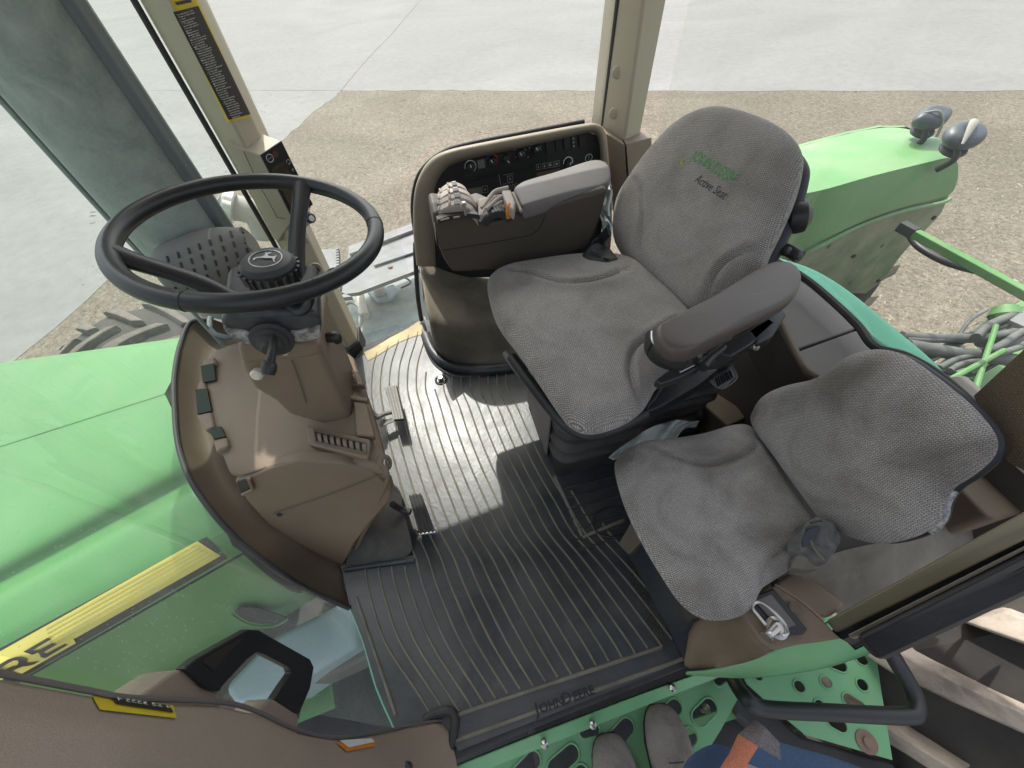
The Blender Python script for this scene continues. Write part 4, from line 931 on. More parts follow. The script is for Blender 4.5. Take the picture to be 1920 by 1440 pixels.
# joint lines on the rim
for q in ((343, 570), (616, 560), (712, 420)):
    d = wpt(q); c = WC + d * WR
    tube('rim_joint', [c + (d * math.cos(a) + WN * math.sin(a)) * .0143 for a in [i * math.pi / 8 for i in range(16)]], .0006, BLACK, sw, closed=True, sm=1, n=5)
DEER = [(-.95, .05), (-.80, .20), (-.62, .25), (-.35, .22), (-.05, .38), (.02, .50), (-.12, .56), (-.02, .66), (.10, .68), (-.02, .86), (.06, .88), (.18, .70), (.26, .68), (.30, .86), (.37, .84), (.36, .66), (.50, .80), (.54, .76), (.38, .58), (.24, .54), (.20, .44), (.22, .28), (.50, .10), (.72, .06), (.85, .16), (.92, .10), (.80, -.04), (.82, -.22), (.72, -.50), (.80, -.78), (.72, -.80), (.62, -.52), (.60, -.24), (.40, -.14), (.10, -.10), (-.20, .04), (-.50, .12), (-.66, .10), (-.80, .04), (-.84, -.14), (-.93, -.12)]
bu = V(530, 478, 'z', .905) - V(470, 492, 'z', .905); bu = (bu - ax * bu.dot(ax)).normalized(); bv = ax.cross(bu)
if bv.y < 0: bv = -bv
add('deer_badge', [hb + ax * .0888 + bu * a * .0175 + bv * b * .0185 for a, b in DEER], [tuple(range(len(DEER)))], SILV, hub_o, flat=True)

# ================================================================== PILLARS
def vert_post(name, secs, m, parent, **k): return loft(name, secs, m, parent, **k)
fp = thing('roof_pillar', (-.5, 1.4, 0), 'beige front roof pillar between windscreen and far side window, with a warning sticker', 'pillar')
def up_ext(p, q, z1): d = (q - p); return p + d * ((z1 - p.z) / d.z)
tl, tm, tr2 = V(262, 0, 'y', 1.42), V(318, 0, 'y', 1.345), V(368, 0, 'y', 1.40)
blp, bmp, brp = V(652, 688, 'y', 1.40), V(668, 684, 'y', 1.325), V(682, 664, 'y', 1.36)
def psec(z):
    a, b, c = up_ext(blp, tl, z), up_ext(bmp, tm, z), up_ext(brp, tr2, z)
    return [a, b, c, c + Vector((.0, .09, 0)), a + Vector((-.02, .09, 0))]
pil = loft('pillar_body', [psec(z) for z in (-.05, .3, .7, 1.1, 1.5, 1.74)], POST, fp, bevel=.008, seg=3, sharp=30)
a, b = up_ext(blp, tl, -.02) + Vector((-.012, .0, 0)), up_ext(blp, tl, 1.72) + Vector((-.012, .0, 0))
tube('glass_seal', [a, b], .008, RUBD, fp, sm=1, n=8)
loft('pillar_boot', [[p + (p - sum(psec(z), Vector()) / 5) * .16 for p in psec(z)] for z in (-.06, .0, .035)], RUBD, fp, bevel=.004)
# front ridge ledge
bp_ = bvh_of(pil)
wq = lambda a, b, c, d: [a, b, c, d]
tl_ = cast(bp_, 320, 30, .0015)
stx = decal('warning_sticker', [(300, -40), (352, -40), (469, 219), (427, 230)], bp_, YELW, fp, .0015, 14, 40)
decal('sticker_print_area', [(326, 22), (370, 11), (468, 214), (430, 224)], bp_, BLKV, stx, .0028, 14, 40)
decal('sticker_print_area', [(326, 4), (356, -2), (358, 4), (330, 10)], bp_, BLKV, stx, .003, 4, 2)
TXT = """*Install lock-pin or bolt
 from on rotation hinge
 before:
*operating stationary
 PTO equipment
*performing service
 work near center of
 tractor
*lifting tractor or
 transporting on
 another vehicle
Be sure lock-pin or bolt
pins are removed from
hinge stop before
operating tractor
*Keep all riders off
 tractor and equipment
*Keep hands, feet and
 clothing away from
 power-driven parts
*Reduce speed when
 turning or applying
 individual brakes or
 operating around
 hazards on rough ground
 or steep slopes
*Be especially careful
 when using single
 brakes. Torque of an
 individual brake pair
 pulls toward bank
 use both brake pair
 and low speed
Be certain operator has
foot on brake
before leaving
tractor again
*Use flashing warning
 lights on highways
*Stop engine, lower
 equipment to ground,
 place in park and take
 key and wait for all
 moving machinery
*Remove key before
 leaving tractor""".split('\n')
def sp(s, t):   # s across, t down inside the print area
    a = (331 + (367 - 331) * s, 26 + (14 - 26) * s); b = (434 + (465 - 434) * s, 223 + (214 - 223) * s)
    return a[0] + (b[0] - a[0]) * t, a[1] + (b[1] - a[1]) * t
tv, tf_ = [], []
for i, ln in enumerate(TXT):
    t = (i + .8) / len(TXT); vs, fs = textmesh(ln, 1.0); mx_ = 15.5
    bb = len(tv)
    for v_ in vs:
        x_, y_ = sp(min(1, v_.x / mx_ * 1.25), t - v_.y / len(TXT) * .95); p = cast(bp_, x_, y_, .0038)
        tv.append(p if p else (tv[-1] if tv else Vector()))
    tf_ += [[bb + q for q in f] for f in fs]
add('sticker_print', tv, tf_, WHT, stx, flat=True)
# recessed screws
for q in ((563, 454), (590, 508)):
    c = V(*q, 'y', 1.325); scu = lathe('screw_cup', [(.024, 0), (.022, .006), (.014, .002), (.010, -.002)], c + Vector((0, .012, 0)), (.45, -1, .15), POST, fp, n=24)
    lathe('screw_head', [(.012, 0), (.012, .006), (.005, .007)], c + Vector((.003, .003, 0)), (.45, -1, .15), BLACK, scu, n=16)

mon = thing('monitor_housing', tuple(V(520, 330, 'y', 1.33)), 'beige pillar housing with a dark display panel behind the steering wheel rim', 'monitor')
E_, A2, B2, C2_, D2, F2 = V(418, 266, 'y', 1.375), V(488, 291, 'y', 1.315), V(527, 264, 'y', 1.365), V(586, 383, 'y', 1.365), V(549, 412, 'y', 1.315), V(520, 455, 'y', 1.37)
T2 = V(484, 247, 'y', 1.42); U2 = V(560, 440, 'y', 1.42)
K2 = V(455, 274, 'y', 1.34)
vsM = [E_, K2, A2, B2, C2_, D2, F2, T2, U2]
add('housing', [E_, A2, B2, T2, F2, D2, C2_, U2], [(0, 1, 5, 4), (1, 2, 6, 5), (0, 3, 2, 1), (3, 7, 6, 2), (4, 5, 6, 7), (0, 4, 7, 3)], POST, mon, bevel=.004, sharp=20)
pn = (B2 - A2).cross(D2 - A2).normalized(); pn = pn if pn.dot(Vector(CAM) - A2) > 0 else -pn
def mp(s, t, o=.002): return A2.lerp(B2, s).lerp(D2.lerp(C2_, s), t) + pn * o
dpl = prism('display_panel', [mp(.0, 0), mp(1, 0), mp(1, 1), mp(.0, 1)], -pn * .004, PANEL, mon)
prism('display', [mp(.12, .22, .003), mp(.75, .22, .003), mp(.75, .80, .003), mp(.12, .80, .003)], -pn * .002, AMB, dpl)
def circ(c, r, nrm, n=20):
    a, b, _ = frame_of(nrm); return [c + a * r * math.cos(2 * math.pi * i / n) + b * r * math.sin(2 * math.pi * i / n) for i in range(n)]
c = mp(.26, .09, .004); tube('stop_symbol', circ(c, .010, pn, 12), .001, SILV, mon, closed=True, sm=1, n=5)
MU = (mp(.5, .5) - mp(.5, .2)).normalized(); MR = (mp(.9, .5) - mp(.1, .5)).normalized()
lettering('stop_letters', 'STOP', mp(.26, .09, .004) - MR * .008 + MU * .002, MR, -MU, .006, SILV, dpl)
prism('red_lamp', circ(mp(.52, .09, .0035), .009, pn, 8), -pn * .002, ORED, dpl)
lettering('display_digits', '909.4', mp(.14, .36, .004), MR, -MU, .026, BLKV, dpl)
tube('symbol', circ(mp(.86, .27, .004), .006, pn, 8), .0008, SILV, mon, closed=True, sm=1, n=5)
prism('arrow_symbol', [mp(.84, .38, .004), mp(.92, .38, .004), mp(.88, .43, .004)], -pn * .001, SILV, mon)
tube('panel_seam', [V(457, 284, 'y', 1.338), V(480, 335, 'y', 1.332), V(520, 408, 'y', 1.332), V(534, 410, 'y', 1.330)], .0012, TAN_DARK, mon, n=6, sm=1)
skt = thing('power_socket', tuple(V(575, 408, 'y', 1.32)), 'small black power socket sticking out of a beige bracket on the front pillar', 'socket')
prism('bracket', Y(1.325, (560, 402), (578, 396), (585, 418), (571, 430), (560, 436)), (0, .03, 0), POST, skt, bevel=.004)
so0 = V(570, 405, 'y', 1.32); sd = (V(589, 411, 'y', 1.26) - so0).normalized()
lathe('socket_body', [(.011, 0), (.012, .02), (.012, .035), (.015, .036), (.015, .052), (.012, .055)], so0, sd, BLACK, skt, n=24)
lathe('socket_ring', [(.006, .055), (.0085, .055), (.0085, .058), (.006, .058)], so0, sd, WHT, skt, n=16)
lathe('side_button', [(.010, 0), (.010, .01), (.006, .013)], V(563, 425, 'y', 1.32), (0, -1, .1), BLACK, skt, n=16)

rp_ = thing('roof_pillar', (.78, 1.46, .6), 'beige rear roof pillar with two round screw caps behind the driver seat', 'pillar')
tl, tm, tr2 = V(1166, 0, 'y', 1.46), V(1208, 0, 'y', 1.385), V(1250, 0, 'y', 1.46)
blp, bmp, brp = V(1134, 240, 'y', 1.46), V(1172, 264, 'y', 1.385), V(1200, 256, 'y', 1.46)
pil2 = loft('pillar_body', [psec(z) for z in (.55, .7, 1.0, 1.4, 1.74)], POST, rp_, bevel=.012, seg=4, sharp=30)
tube('glass_seal', [V(1131, 240, 'y', 1.48), V(1160, 0, 'y', 1.48), V(1178, -140, 'y', 1.48)], .010, RUBD, rp_, sm=1, n=8)
b2 = bvh_of(pil2)
for q in ((1158, 135), (1151, 212)):
    c = cast(b2, *q, 0); lathe('screw_cap', [(.017, 0), (.018, .004), (.015, .008), (.006, .010)], c, (-.45, -1, .1), POST, rp_, n=24)
prism('pillar_foot', [V(1137, 250, 'y', 1.40), V(1172, 272, 'y', 1.345), V(1180, 420, 'y', 1.34), V(1150, 400, 'y', 1.40)], (.02, .12, 0), BEZ, rp_, bevel=.004)
prism('pillar_foot_side', [V(1174, 270, 'y', 1.345), V(1222, 258, 'y', 1.42), V(1222, 360, 'y', 1.42), V(1184, 400, 'y', 1.34)], (.02, .1, 0), TAN, rp_, bevel=.003)

# left door pillar right beside the camera
dp = thing('door_pillar', (-.28, 0, 0), 'brown front door pillar at the lower left with stickers and a black grab handle', 'pillar')
ES = [V(830, 1352, 'z', .0), V(790, 1358, 'z', .06), V(735, 1370, 'z', .16), V(640, 1386, 'x', -.335), V(560, 1372, 'x', -.352), V(480, 1336, 'x', -.368), V(412, 1320, 'x', -.38), V(250, 1313, 'x', -.405), V(170, 1300, 'x', -.42), V(0, 1268, 'x', -.45), V(-300, 1215, 'x', -.49)]
secs = []
for i, e in enumerate(ES):
    o = Vector((.035, -.17, -.01))
    secs.append([e, e + Vector((.02, -.03, 0)), e + o, e + o + Vector((-.12, -.02, 0)), e + Vector((-.10, -.02, 0)), e + Vector((-.06, .0, 0))])
secs.append([p + (ES[-1] - ES[-2]).normalized() * .5 for p in secs[-1]])
dpb = loft('pillar_body', secs, POSTD, dp, bevel=.008, seg=3, sharp=40)
tube('edge_seal', [e + Vector((0, .002, .002)) for e in ES], .0028, SHELF, dp, n=8)
hm = thing('grab_handle', tuple(V(470, 1270, 'x', -.40)), 'black arched grab handle on brown mounts beside the left quarter window', 'grab handle')
hpx = [(346, 1254), (370, 1234), (420, 1206), (466, 1180), (486, 1181), (506, 1193), (545, 1215), (582, 1236), (589, 1251), (582, 1291), (561, 1340), (542, 1334), (515, 1311), (532, 1285), (548, 1262), (545, 1252), (494, 1226), (481, 1224), (464, 1237), (416, 1289), (413, 1297), (384, 1289)]
ho = prism('handle_grip', X(-.405, *hpx), (-.016, .004, -.004), BLACK, hm, bevel=.006, seg=3)
prism('grip_recess', X(-.4035, (379, 1240), (420, 1214), (458, 1195), (430, 1225), (402, 1258)), (-.002, 0, 0), plain('brown_hollow_shade', (.04, .033, .028), .4, var=.2), ho, bevel=.001)  # hollow of the grip given by colour, its brown-lit shade painted
prism('handle_mount', X(-.412, (240, 1330), (252, 1312), (325, 1260), (346, 1254), (384, 1289), (414, 1298), (412, 1345), (330, 1370)), (-.05, .01, -.01), POSTD, hm, bevel=.008, seg=3)
prism('handle_mount', X(-.400, (470, 1350), (479, 1332), (506, 1311), (517, 1311), (562, 1341), (558, 1384), (530, 1410)), (-.045, .01, -.01), POSTD, hm, bevel=.007, seg=3)
bpp = bvh_of(dpb)
def sticker(parent, qa, qb, mA, mB): 
    decal('sticker', qa, bpp, mA, parent, .002, 10, 3); decal('sticker_print_area', qb, bpp, mB, parent, .003, 10, 3)
sticker(dp, [(168, 1306), (322, 1326), (328, 1350), (184, 1334)], [(202, 1312), (314, 1328), (321, 1341), (212, 1325)], YELW, BLKV)
sticker(dp, [(628, 1394), (702, 1388), (702, 1401), (648, 1411)], [(634, 1392), (694, 1387), (700, 1394), (652, 1405)], ORANGE, WHT)
tv, tf_ = [], []
vs, fs = textmesh('4 52 5555 4', 1); mx_ = max(a.x for a in vs)
for v_ in vs:
    s = 1 - v_.x / mx_; t = .75 - v_.y * .6
    x_ = (207 + (310 - 207) * s) + 6 * t; y_ = 1313 + 15 * s + 11 * t; p = cast(bpp, x_, y_, .005); tv.append(p if p else (tv[-1] if tv else Vector()))
add('sticker_print', tv, fs, WHT, dp, flat=True)
tagit(tube('sill_corner_rubber', [V(795, 1352, 'z', .02), V(815, 1338, 'z', .02), V(840, 1332, 'z', .02), V(852, 1345, 'z', .015), V(850, 1375, 'z', .01), V(842, 1410, 'z', 0)], .010, RUBD, n=10), 'black rubber moulding curling round the foot of the left pillar', 'seal')
dl = thing('door_latch_block', tuple(V(745, 1430, 'z', .12)), 'small black rubber door stop at the bottom edge below the left pillar', 'door stop')
prism('stop_body', Z(.16, (712, 1420), (752, 1402), (752, 1425), (768, 1430), (770, 1470), (705, 1470)), (0, 0, -.05), BLACKW, dl, bevel=.006)

# ================================================================== GLASS
ws = thing('windscreen', (-.7, .7, .35), 'large dusty greenish windscreen curving round the dashboard down to the left pillar', 'windscreen')
base = [V(650, 640, 'y', 1.42)] if False else []
bpts = [Vector((-.52, 1.44, -.1))] + [Vector((-.78, 1.34, .2))] + [OP[k] + Vector((-.014, 0, 0)) for k in (1, 2, 4, 6, 7, 8, 9, 10)] + [V(657, 1141, 'z', -.01)]
bpts[0] = Vector((-.52, 1.44, -.1))
def topof(p, i, n):
    return Vector((p.x * .98 - .01, p.y, 1.72))
bs_ = spline(bpts, 4)
def lean(p, z):
    return Vector((p.x, p.y, z))
q0, q1, q2, q3 = V(657, 1141, 'z', -.01), V(682, 1205, 'z', -.012), V(706, 1288, 'z', -.012), V(740, 1366, 'z', -.012)
qb = [q0, q1, q2, q3]
T3 = ES[9] + Vector((-.015, .02, .0)); nb_ = len(bs_)
bs_ = bs_ + spline([q0, q1, q2, q3], 4)[1:]
for _ in range(14):
    bs_ = [bs_[i] if i < nb_ - 9 or i >= len(bs_) - 1 or abs(i - nb_) > 7 else bs_[i] * .5 + (bs_[i - 1] + bs_[i + 1]) * .25 for i in range(len(bs_))]
rows_ = []
for q in (0, .1, .25, .4, .55, .75, 1):
    row = []
    for i, p in enumerate(bs_):
        z = p.z + (1.66 - p.z) * q; e = Vector((p.x, p.y, z))
        k = max(0, (i - nb_ + 1) / (len(bs_) - nb_))
        tz = (z - q3.z) / (T3.z - q3.z); tgt = q3 + (T3 - q3) * tz; sh = Vector((tgt.x - q3.x, tgt.y - q3.y, 0))
        row.append(e + sh * k)
    rows_.append(row)
sheet('pane', rows_, GLASS, ws, sharp=0)
qg = ws
tube('glass_edge', qb, .0035, plain('green_glass_edge', (.16, .42, .27), .3), qg, n=8)
sg = thing('side_window', (.1, 1.46, .0), 'clear far side window above the switch panel', 'window')
def gp(px, py, y=1.47): return V(px, py, 'y', y)
gl0 = [Vector((-.47, 1.45, -.02)), Vector((-.13, 1.47, .0)), Vector((-.12, 1.47, .6)), Vector((.1, 1.48, .74)), Vector((.72, 1.49, .74)), Vector((.74, 1.49, 1.72)), Vector((-.5, 1.46, 1.72))]
add('pane', gl0, [tuple(range(7))], GLASSR, sg, flat=True)
rw = thing('rear_window', (1.0, .7, .5), 'curved rear window behind the seats with a black lower seal', 'window')
rwp = Z(.58, (1225, 262), (1290, 330), (1380, 395), (1445, 440), (1462, 492), (1520, 520), (1560, 555), (1605, 600), (1640, 650), (1700, 668), (1770, 712), (1870, 795), (1960, 860))
rws = spline(rwp, 4)
sheet('pane', [[p + Vector((.02, 0, 1.14 * q)) for p in rws] for q in (0, .5, 1)], GLASSR, rw, sharp=0)
tube('window_seal', [V(1456, 492, 'z', .585), V(1475, 500, 'z', .585), V(1520, 530, 'z', .585), V(1570, 573, 'z', .585), V(1610, 612, 'z', .585), V(1640, 650, 'z', .585), V(1700, 668, 'z', .585), V(1772, 712, 'z', .585), V(1868, 800, 'z', .585)], .009, RUBD, rw, n=8)
tg = thing('inner_fender_panel', (1.1, .6, .4), 'glossy teal green panel outside along the rear window edge', 'panel')
a1 = Z(.50, (1468, 500), (1520, 525), (1565, 565), (1608, 605), (1650, 650), (1700, 672), (1755, 700)); a2 = Z(.50, (1460, 482), (1530, 500), (1600, 545), (1655, 590), (1700, 627), (1740, 662), (1769, 695))
sheet('panel_face', [a1, [p.lerp(q, .75) + Vector((0, 0, .004)) for p, q in zip(a1, a2)], a2, [q + Vector((.01, .01, -.06)) for q in a2]], plain('teal_green_paint', (.07, .36, .22), .25, dust=.08, dcol=(.4, .5, .45)), tg, sub=2, solid=.004)
# ================================================================== RIGHT CONSOLE
sc_ = thing('switch_console', (.3, 1.4, 0), 'beige side console with a black switch panel under the far window', 'console')
py0 = 1.40
outer = [(782, 500), (776, 440), (777, 375), (786, 335), (806, 303), (838, 284), (900, 270), (1000, 251), (1100, 233), (1122, 233), (1134, 245), (1141, 300), (1150, 420), (1140, 520)]
inner = [(818, 500), (815, 440), (813, 385), (818, 345), (838, 316), (865, 303), (920, 290), (1010, 271), (1095, 251), (1112, 250), (1121, 260), (1126, 300), (1132, 420), (1125, 520)]
Oo = Y(py0, *outer); Ii = Y(py0, *inner)
def fr_rows():
    back = [p + Vector((0, .10, 0)) for p in Oo]; front = [p + Vector((0, -.035, 0)) for p in [V(a, b, 'y', py0) for a, b in outer]]
    r1 = Y(py0 - .035, *outer); r2 = Y(py0 - .045, *[((a[0] * .6 + b[0] * .4), (a[1] * .6 + b[1] * .4)) for a, b in zip(outer, inner)]); r3 = Y(py0 - .035, *[((a[0] * .15 + b[0] * .85), (a[1] * .15 + b[1] * .85)) for a, b in zip(outer, inner)]); r4 = Y(py0 + .005, *inner)
    return [[p + Vector((-.002, .045, -.02)) for p in r1], [p + Vector((-.002, .02, -.002)) for p in r1], r1, r2, r3, r4]
sheet('bezel', [spline(r, 3) for r in fr_rows()], BEZ, sc_, sharp=0, sub=1, face=(.3, -2, 3))
prism('control_panel', Y(py0 + .0, (812, 520), (812, 380), (816, 345), (836, 314), (865, 300), (1100, 248), (1124, 255), (1134, 420), (1130, 520)), (0, .02, 0), PANEL, sc_)
PY = py0 - .001
PXv = (V(1060, 300, 'y', PY) - V(900, 330, 'y', PY)).normalized(); PZv = Vector((0, 0, 1)); PZv = (PZv - PXv * PZv.dot(PXv)).normalized()
def ring(c, r, th, m, a0=0, a1=360, par=None, nm='dial_mark', y=PY - .002):
    p = V(*c, 'y', y); n = 24; pts = [p + (PXv * math.cos(math.radians(a0 + (a1 - a0) * i / n)) + PZv * math.sin(math.radians(a0 + (a1 - a0) * i / n))) * r for i in range(n + 1)]
    tube(nm, pts, th, m, par or sc_, sm=1, n=5)
BLU = plain('blue_print', (.05, .07, .3), .5); REDP = plain('red_print', (.35, .05, .03), .5)
def knob(c, r, ang=60, m=BLACK):
    p = V(*c, 'y', PY)
    kn_ = lathe('knob', [(r * 1.1, 0), (r * 1.1, .004), (r, .006), (r * .9, .018), (r * .7, .02)], p, (0, -1, .05), m, sc_, n=24)
    a = math.radians(ang); d = PXv * math.cos(a) + PZv * math.sin(a); tube('pointer', [p + Vector((0, -.021, 0)) + d * r * .2, p + Vector((0, -.021, 0)) + d * r * .9], .0014, WHT, kn_, sm=1, n=5)
prism('dial_plate', Y(PY - .0005, (868, 305), (958, 284), (962, 312), (872, 333)), (0, -.002, 0), BLACK, sc_)
knob((882, 311), .014, 100); ring((882, 312), .019, .0012, WHT, -60, 200)
prism('label_patch', Y(PY - .003, (895, 301), (908, 298), (910, 314), (897, 317)), (0, -.0008, 0), plain('faded_print', (.14, .14, .14), .5, var=.4, vscale=200), sc_)
knob((922, 301), .014, 120); ring((922, 301), .020, .0015, BLU, 90, 200); ring((922, 301), .020, .0015, REDP, -40, 90)
knob((948, 296), .013, -50); knob((976, 288), .015, 120); knob((1006, 279), .015, 120)
for q in ((965, 281), (985, 281), (967, 294), (990, 294), (996, 271), (1006, 269), (1014, 274), (993, 277)): lathe('dial_dot', [(.0022, 0), (.0022, .0008)], V(*q, 'y', PY), (0, -1, 0), SILV, sc_, n=8)
knob((1065, 306), .012, 70); ring((1065, 304), .017, .0016, WHT, -20, 190)
ring((1104, 296), .013, .0010, WHT); lathe('key_switch', [(.009, 0), (.009, .004), (.004, .005)], V(1104, 296, 'y', PY), (0, -1, 0), BLACK, sc_, n=20)
tube('key_slot', Y(PY - .006, (1104, 290), (1104, 303)), .0008, SILV, sc_, sm=1, n=5)
for i, (q, s) in enumerate((((1010, 313), 'I'), ((1022, 311), 'II'), ((1033, 309), 'III'), ((1044, 307), 'IV'))):
    x0, y0_ = q; c = [(x0 - 4.6, y0_ - 4.2), (x0 + 4.4, y0_ - 5.8), (x0 + 4.8, y0_ + 4), (x0 - 4.2, y0_ + 5.6)]
    prism('button_face', Y(PY - .002, *c), (0, -.001, 0), PANEL, sc_); tube('button_outline', Y(PY - .0035, *c), .0007, SILV, sc_, closed=True, sm=1, n=5)
    lettering('button_numeral', s, V(x0 - 1.2 * len(s), y0_ + 2.6, 'y', PY - .004), PXv, PZv, .011, WHT, sc_)
for c in (((904, 350), (914, 348), (915, 360), (905, 362)), ((951, 331), (961, 329), (962, 340), (952, 342)), ((949, 349), (958, 347), (959, 356), (950, 358)), ((961, 346), (970, 344), (971, 353), (962, 355))):
    tube('icon_outline', Y(PY - .003, *c), .0007, SILV, sc_, closed=True, sm=1, n=5)
    m_ = (sum(a for a, _ in c) / 4, sum(b for _, b in c) / 4); ring(m_, .0028, .0006, SILV, nm='icon')
tube('panel_line', Y(PY - .002, (935, 327), (941, 355)), .0007, SILV, sc_, sm=1, n=5)
lettering('panel_print', 'REAR DIFFERENTIAL', V(944, 329, 'y', PY - .002), PXv, PZv, .0042, SILV, sc_); lettering('panel_print', 'FRONT WHEEL DRIVE', V(942, 346, 'y', PY - .002), PXv, PZv, .0042, SILV, sc_)
for c in (((1022, 264), (1038, 261), (1040, 284), (1024, 288)), ((1040, 261), (1052, 258), (1054, 280), (1042, 284)), ((1056, 258), (1068, 255), (1070, 278), (1058, 281)), ((1070, 255), (1080, 253), (1082, 275), (1072, 278)), ((1084, 253), (1096, 250), (1098, 274), (1086, 277))):
    prism('rocker_switch', Y(PY - .001, *c), (0, -.004, 0), BLACK, sc_, bevel=.0015)
for q in ((1075, 260), (1075.5, 267), (1076, 274)): ring(q, .0022, .0006, WHT, nm='icon', y=PY - .006)
prism('panel_joint', Y(PY - .0006, (862, 345), (1000, 313), (1100, 290), (1100, 291.5), (1000, 314.5), (862, 346.5)), (0, -.001, 0), BLACK, sc_)
prism('brown_label', Y(PY - .001, (1006, 324), (1050, 315), (1051, 330), (1007, 338)), (0, -.001, 0), plain('faded_brown_label', (.10, .065, .05), .5), sc_)
prism('brown_label', Y(PY - .001, (878, 354), (902, 350), (904, 364), (880, 368)), (0, -.001, 0), plain('faded_tan_label', (.13, .12, .09), .5), sc_)
# tub below: rows from wall down to the floor
tub = thing('console_tub', (.2, 1.25, 0), 'dusty rounded plastic tub of the side console reaching the floor mat', 'console base')
R_ = [Y(1.43, (782, 470), (796, 478), (830, 500), (900, 520), (1000, 520), (1120, 500)),
      Y(1.36, (784, 500), (805, 505), (845, 525), (905, 535), (1000, 535), (1130, 520)),
      Y(1.27, (788, 540), (808, 545), (845, 560), (905, 568), (1000, 565), (1140, 540)),
      Y(1.16, (795, 575), (812, 585), (845, 592), (905, 593), (1000, 590), (1150, 565)),
      Y(1.11, (800, 596), (814, 608), (845, 618), (905, 620), (1000, 612), (1150, 590)),
      Y(1.095, (806, 628), (818, 648), (848, 665), (905, 668), (1000, 655), (1150, 620))]
last = [V(808, 640, 'z', .035), V(820, 662, 'z', .035), V(848, 680, 'z', .03), V(905, 685, 'z', .03), V(1000, 672, 'z', .03), V(1150, 640, 'z', .03)]
left = [[Vector((r[0].x + .02, 1.44, r[0].z - .02))] + r for r in R_ + [last]]
sheet('tub_shell', left, TUB, tub, sub=2, sharp=0, face=(.2, -1, 3))
tube('foot_skirt', [V(798, 628, 'z', .02), V(812, 660, 'z', .02), V(838, 683, 'z', .02), (V(880, 692, 'z', .02)), V(940, 690, 'z', .02), V(1010, 675, 'z', .02)], .022, RUBBER, tub, n=14)
tube('skirt_lip', [V(790, 606, 'z', .004), V(806, 665, 'z', .004), V(832, 695, 'z', .004), V(870, 705, 'z', .004), V(945, 695, 'z', .004)], .010, RUBBER, tub, n=10, flat=.5, up=(0, 0, 1))
sl_ = [V(788, 470, 'y', 1.44), V(792, 530, 'y', 1.44), V(796, 575, 'y', 1.43)]
prism('latch_strip', Y(1.42, (794, 482), (800, 498), (803, 515), (797, 545), (795, 570), (792, 540), (791, 510)), (0, .02, 0), GALV, tub)
tagit(tube('window_seal_strip', [V(779, 455, 'y', 1.45), V(780, 500, 'y', 1.45), V(784, 560, 'y', 1.45), V(790, 600, 'y', 1.45)], .010, RUBD), 'black rubber seal strip along the front edge of the side console', 'seal')
tagit(tube('seal_lip', [V(782, 460, 'y', 1.43), V(774, 400, 'y', 1.43), V(777, 355, 'y', 1.45), V(792, 318, 'y', 1.45), V(830, 286, 'y', 1.46), (V(880, 270, 'y', 1.46)), V(980, 250, 'y', 1.46), V(1095, 228, 'y', 1.46)], .008, RUBD), 'black rubber seal over the top of the side console bezel', 'seal')
tagit(tube('loose_wire', Z(.02, (795, 595), (805, 625), (812, 650), (818, 668)), .005, PIPE), 'dirty loose cord lying along the mat edge by the console tub', 'cord')
v = []; f = []
for _ in range(500):
    p = V(random.choice((random.gauss(700, 25), random.uniform(680, 800))), 0, 'z', 0) if False else None
    s = random.random(); q = (682 + 108 * s + random.gauss(0, 4), 662 - 58 * s + random.gauss(0, 5)); p = V(*q, 'z', .004); a = random.uniform(.001, .0035); b = len(v)
    v += [p + Vector((a, 0, 0)), p + Vector((-a * .5, a, 0)), p + Vector((-a * .6, -a, 0)), p + Vector((0, 0, a * .9))]; f += [(b, b + 1, b + 3), (b + 1, b + 2, b + 3), (b + 2, b, b + 3)]
CRUMB = plain('tan_dirt', (.42, .35, .22), .95, var=.3)
tagit(add('dirt_crumbs', v, f, CRUMB, flat=True, loc=tuple(V(735, 630, 'z', 0))), 'tan dirt heaped along the far edge of the floor mat', 'dirt', kind='stuff')
dm = []
S2 = spline(Z(.005, (683, 660), (700, 652), (730, 634), (765, 615), (788, 600)), 4); S3 = spline(Z(.006, (690, 676), (712, 664), (740, 646), (772, 632), (796, 626)), 4)
tagit(sheet('dirt_film', [S2, [a.lerp(b, .5) + Vector((0, 0, .004)) for a, b in zip(S2, S3)], S3], CRUMB, sharp=0, loc=tuple(V(735, 630, 'z', 0))), 'film of tan dust where the mat meets the far sill', 'dust', kind='stuff')

# ================================================================== ARMREST CONSOLE
ac = thing('control_armrest', (.3, .97, .3), 'dark brown control armrest with grey pad and shift levers beyond the driver seat', 'control armrest')
ya = .952
body = Y(ya, (811, 398), (815, 430), (822, 462), (834, 490), (849, 512), (880, 511), (940, 507), (1000, 496), (1060, 480), (1100, 467), (1116, 440), (1130, 400), (1141, 352), (1050, 378), (976, 400), (960, 398), (938, 412), (915, 416), (893, 409), (860, 402), (830, 400))
prism('body', body, (.0, .115, .0), ARM, ac, bevel=.012, seg=3)
padz = .735
po = Z(padz, (964, 366), (966, 358), (985, 347), (1050, 327), (1100, 311), (1122, 308), (1137, 313), (1144, 326), (1143, 343), (1132, 355), (1090, 366), (1040, 378), (990, 392), (978, 394), (972, 384))
pillow('arm_pad', po, (0, 0, 1), .014, .026, .010, PADG, ac, crown=.002, rings=8, per=5)
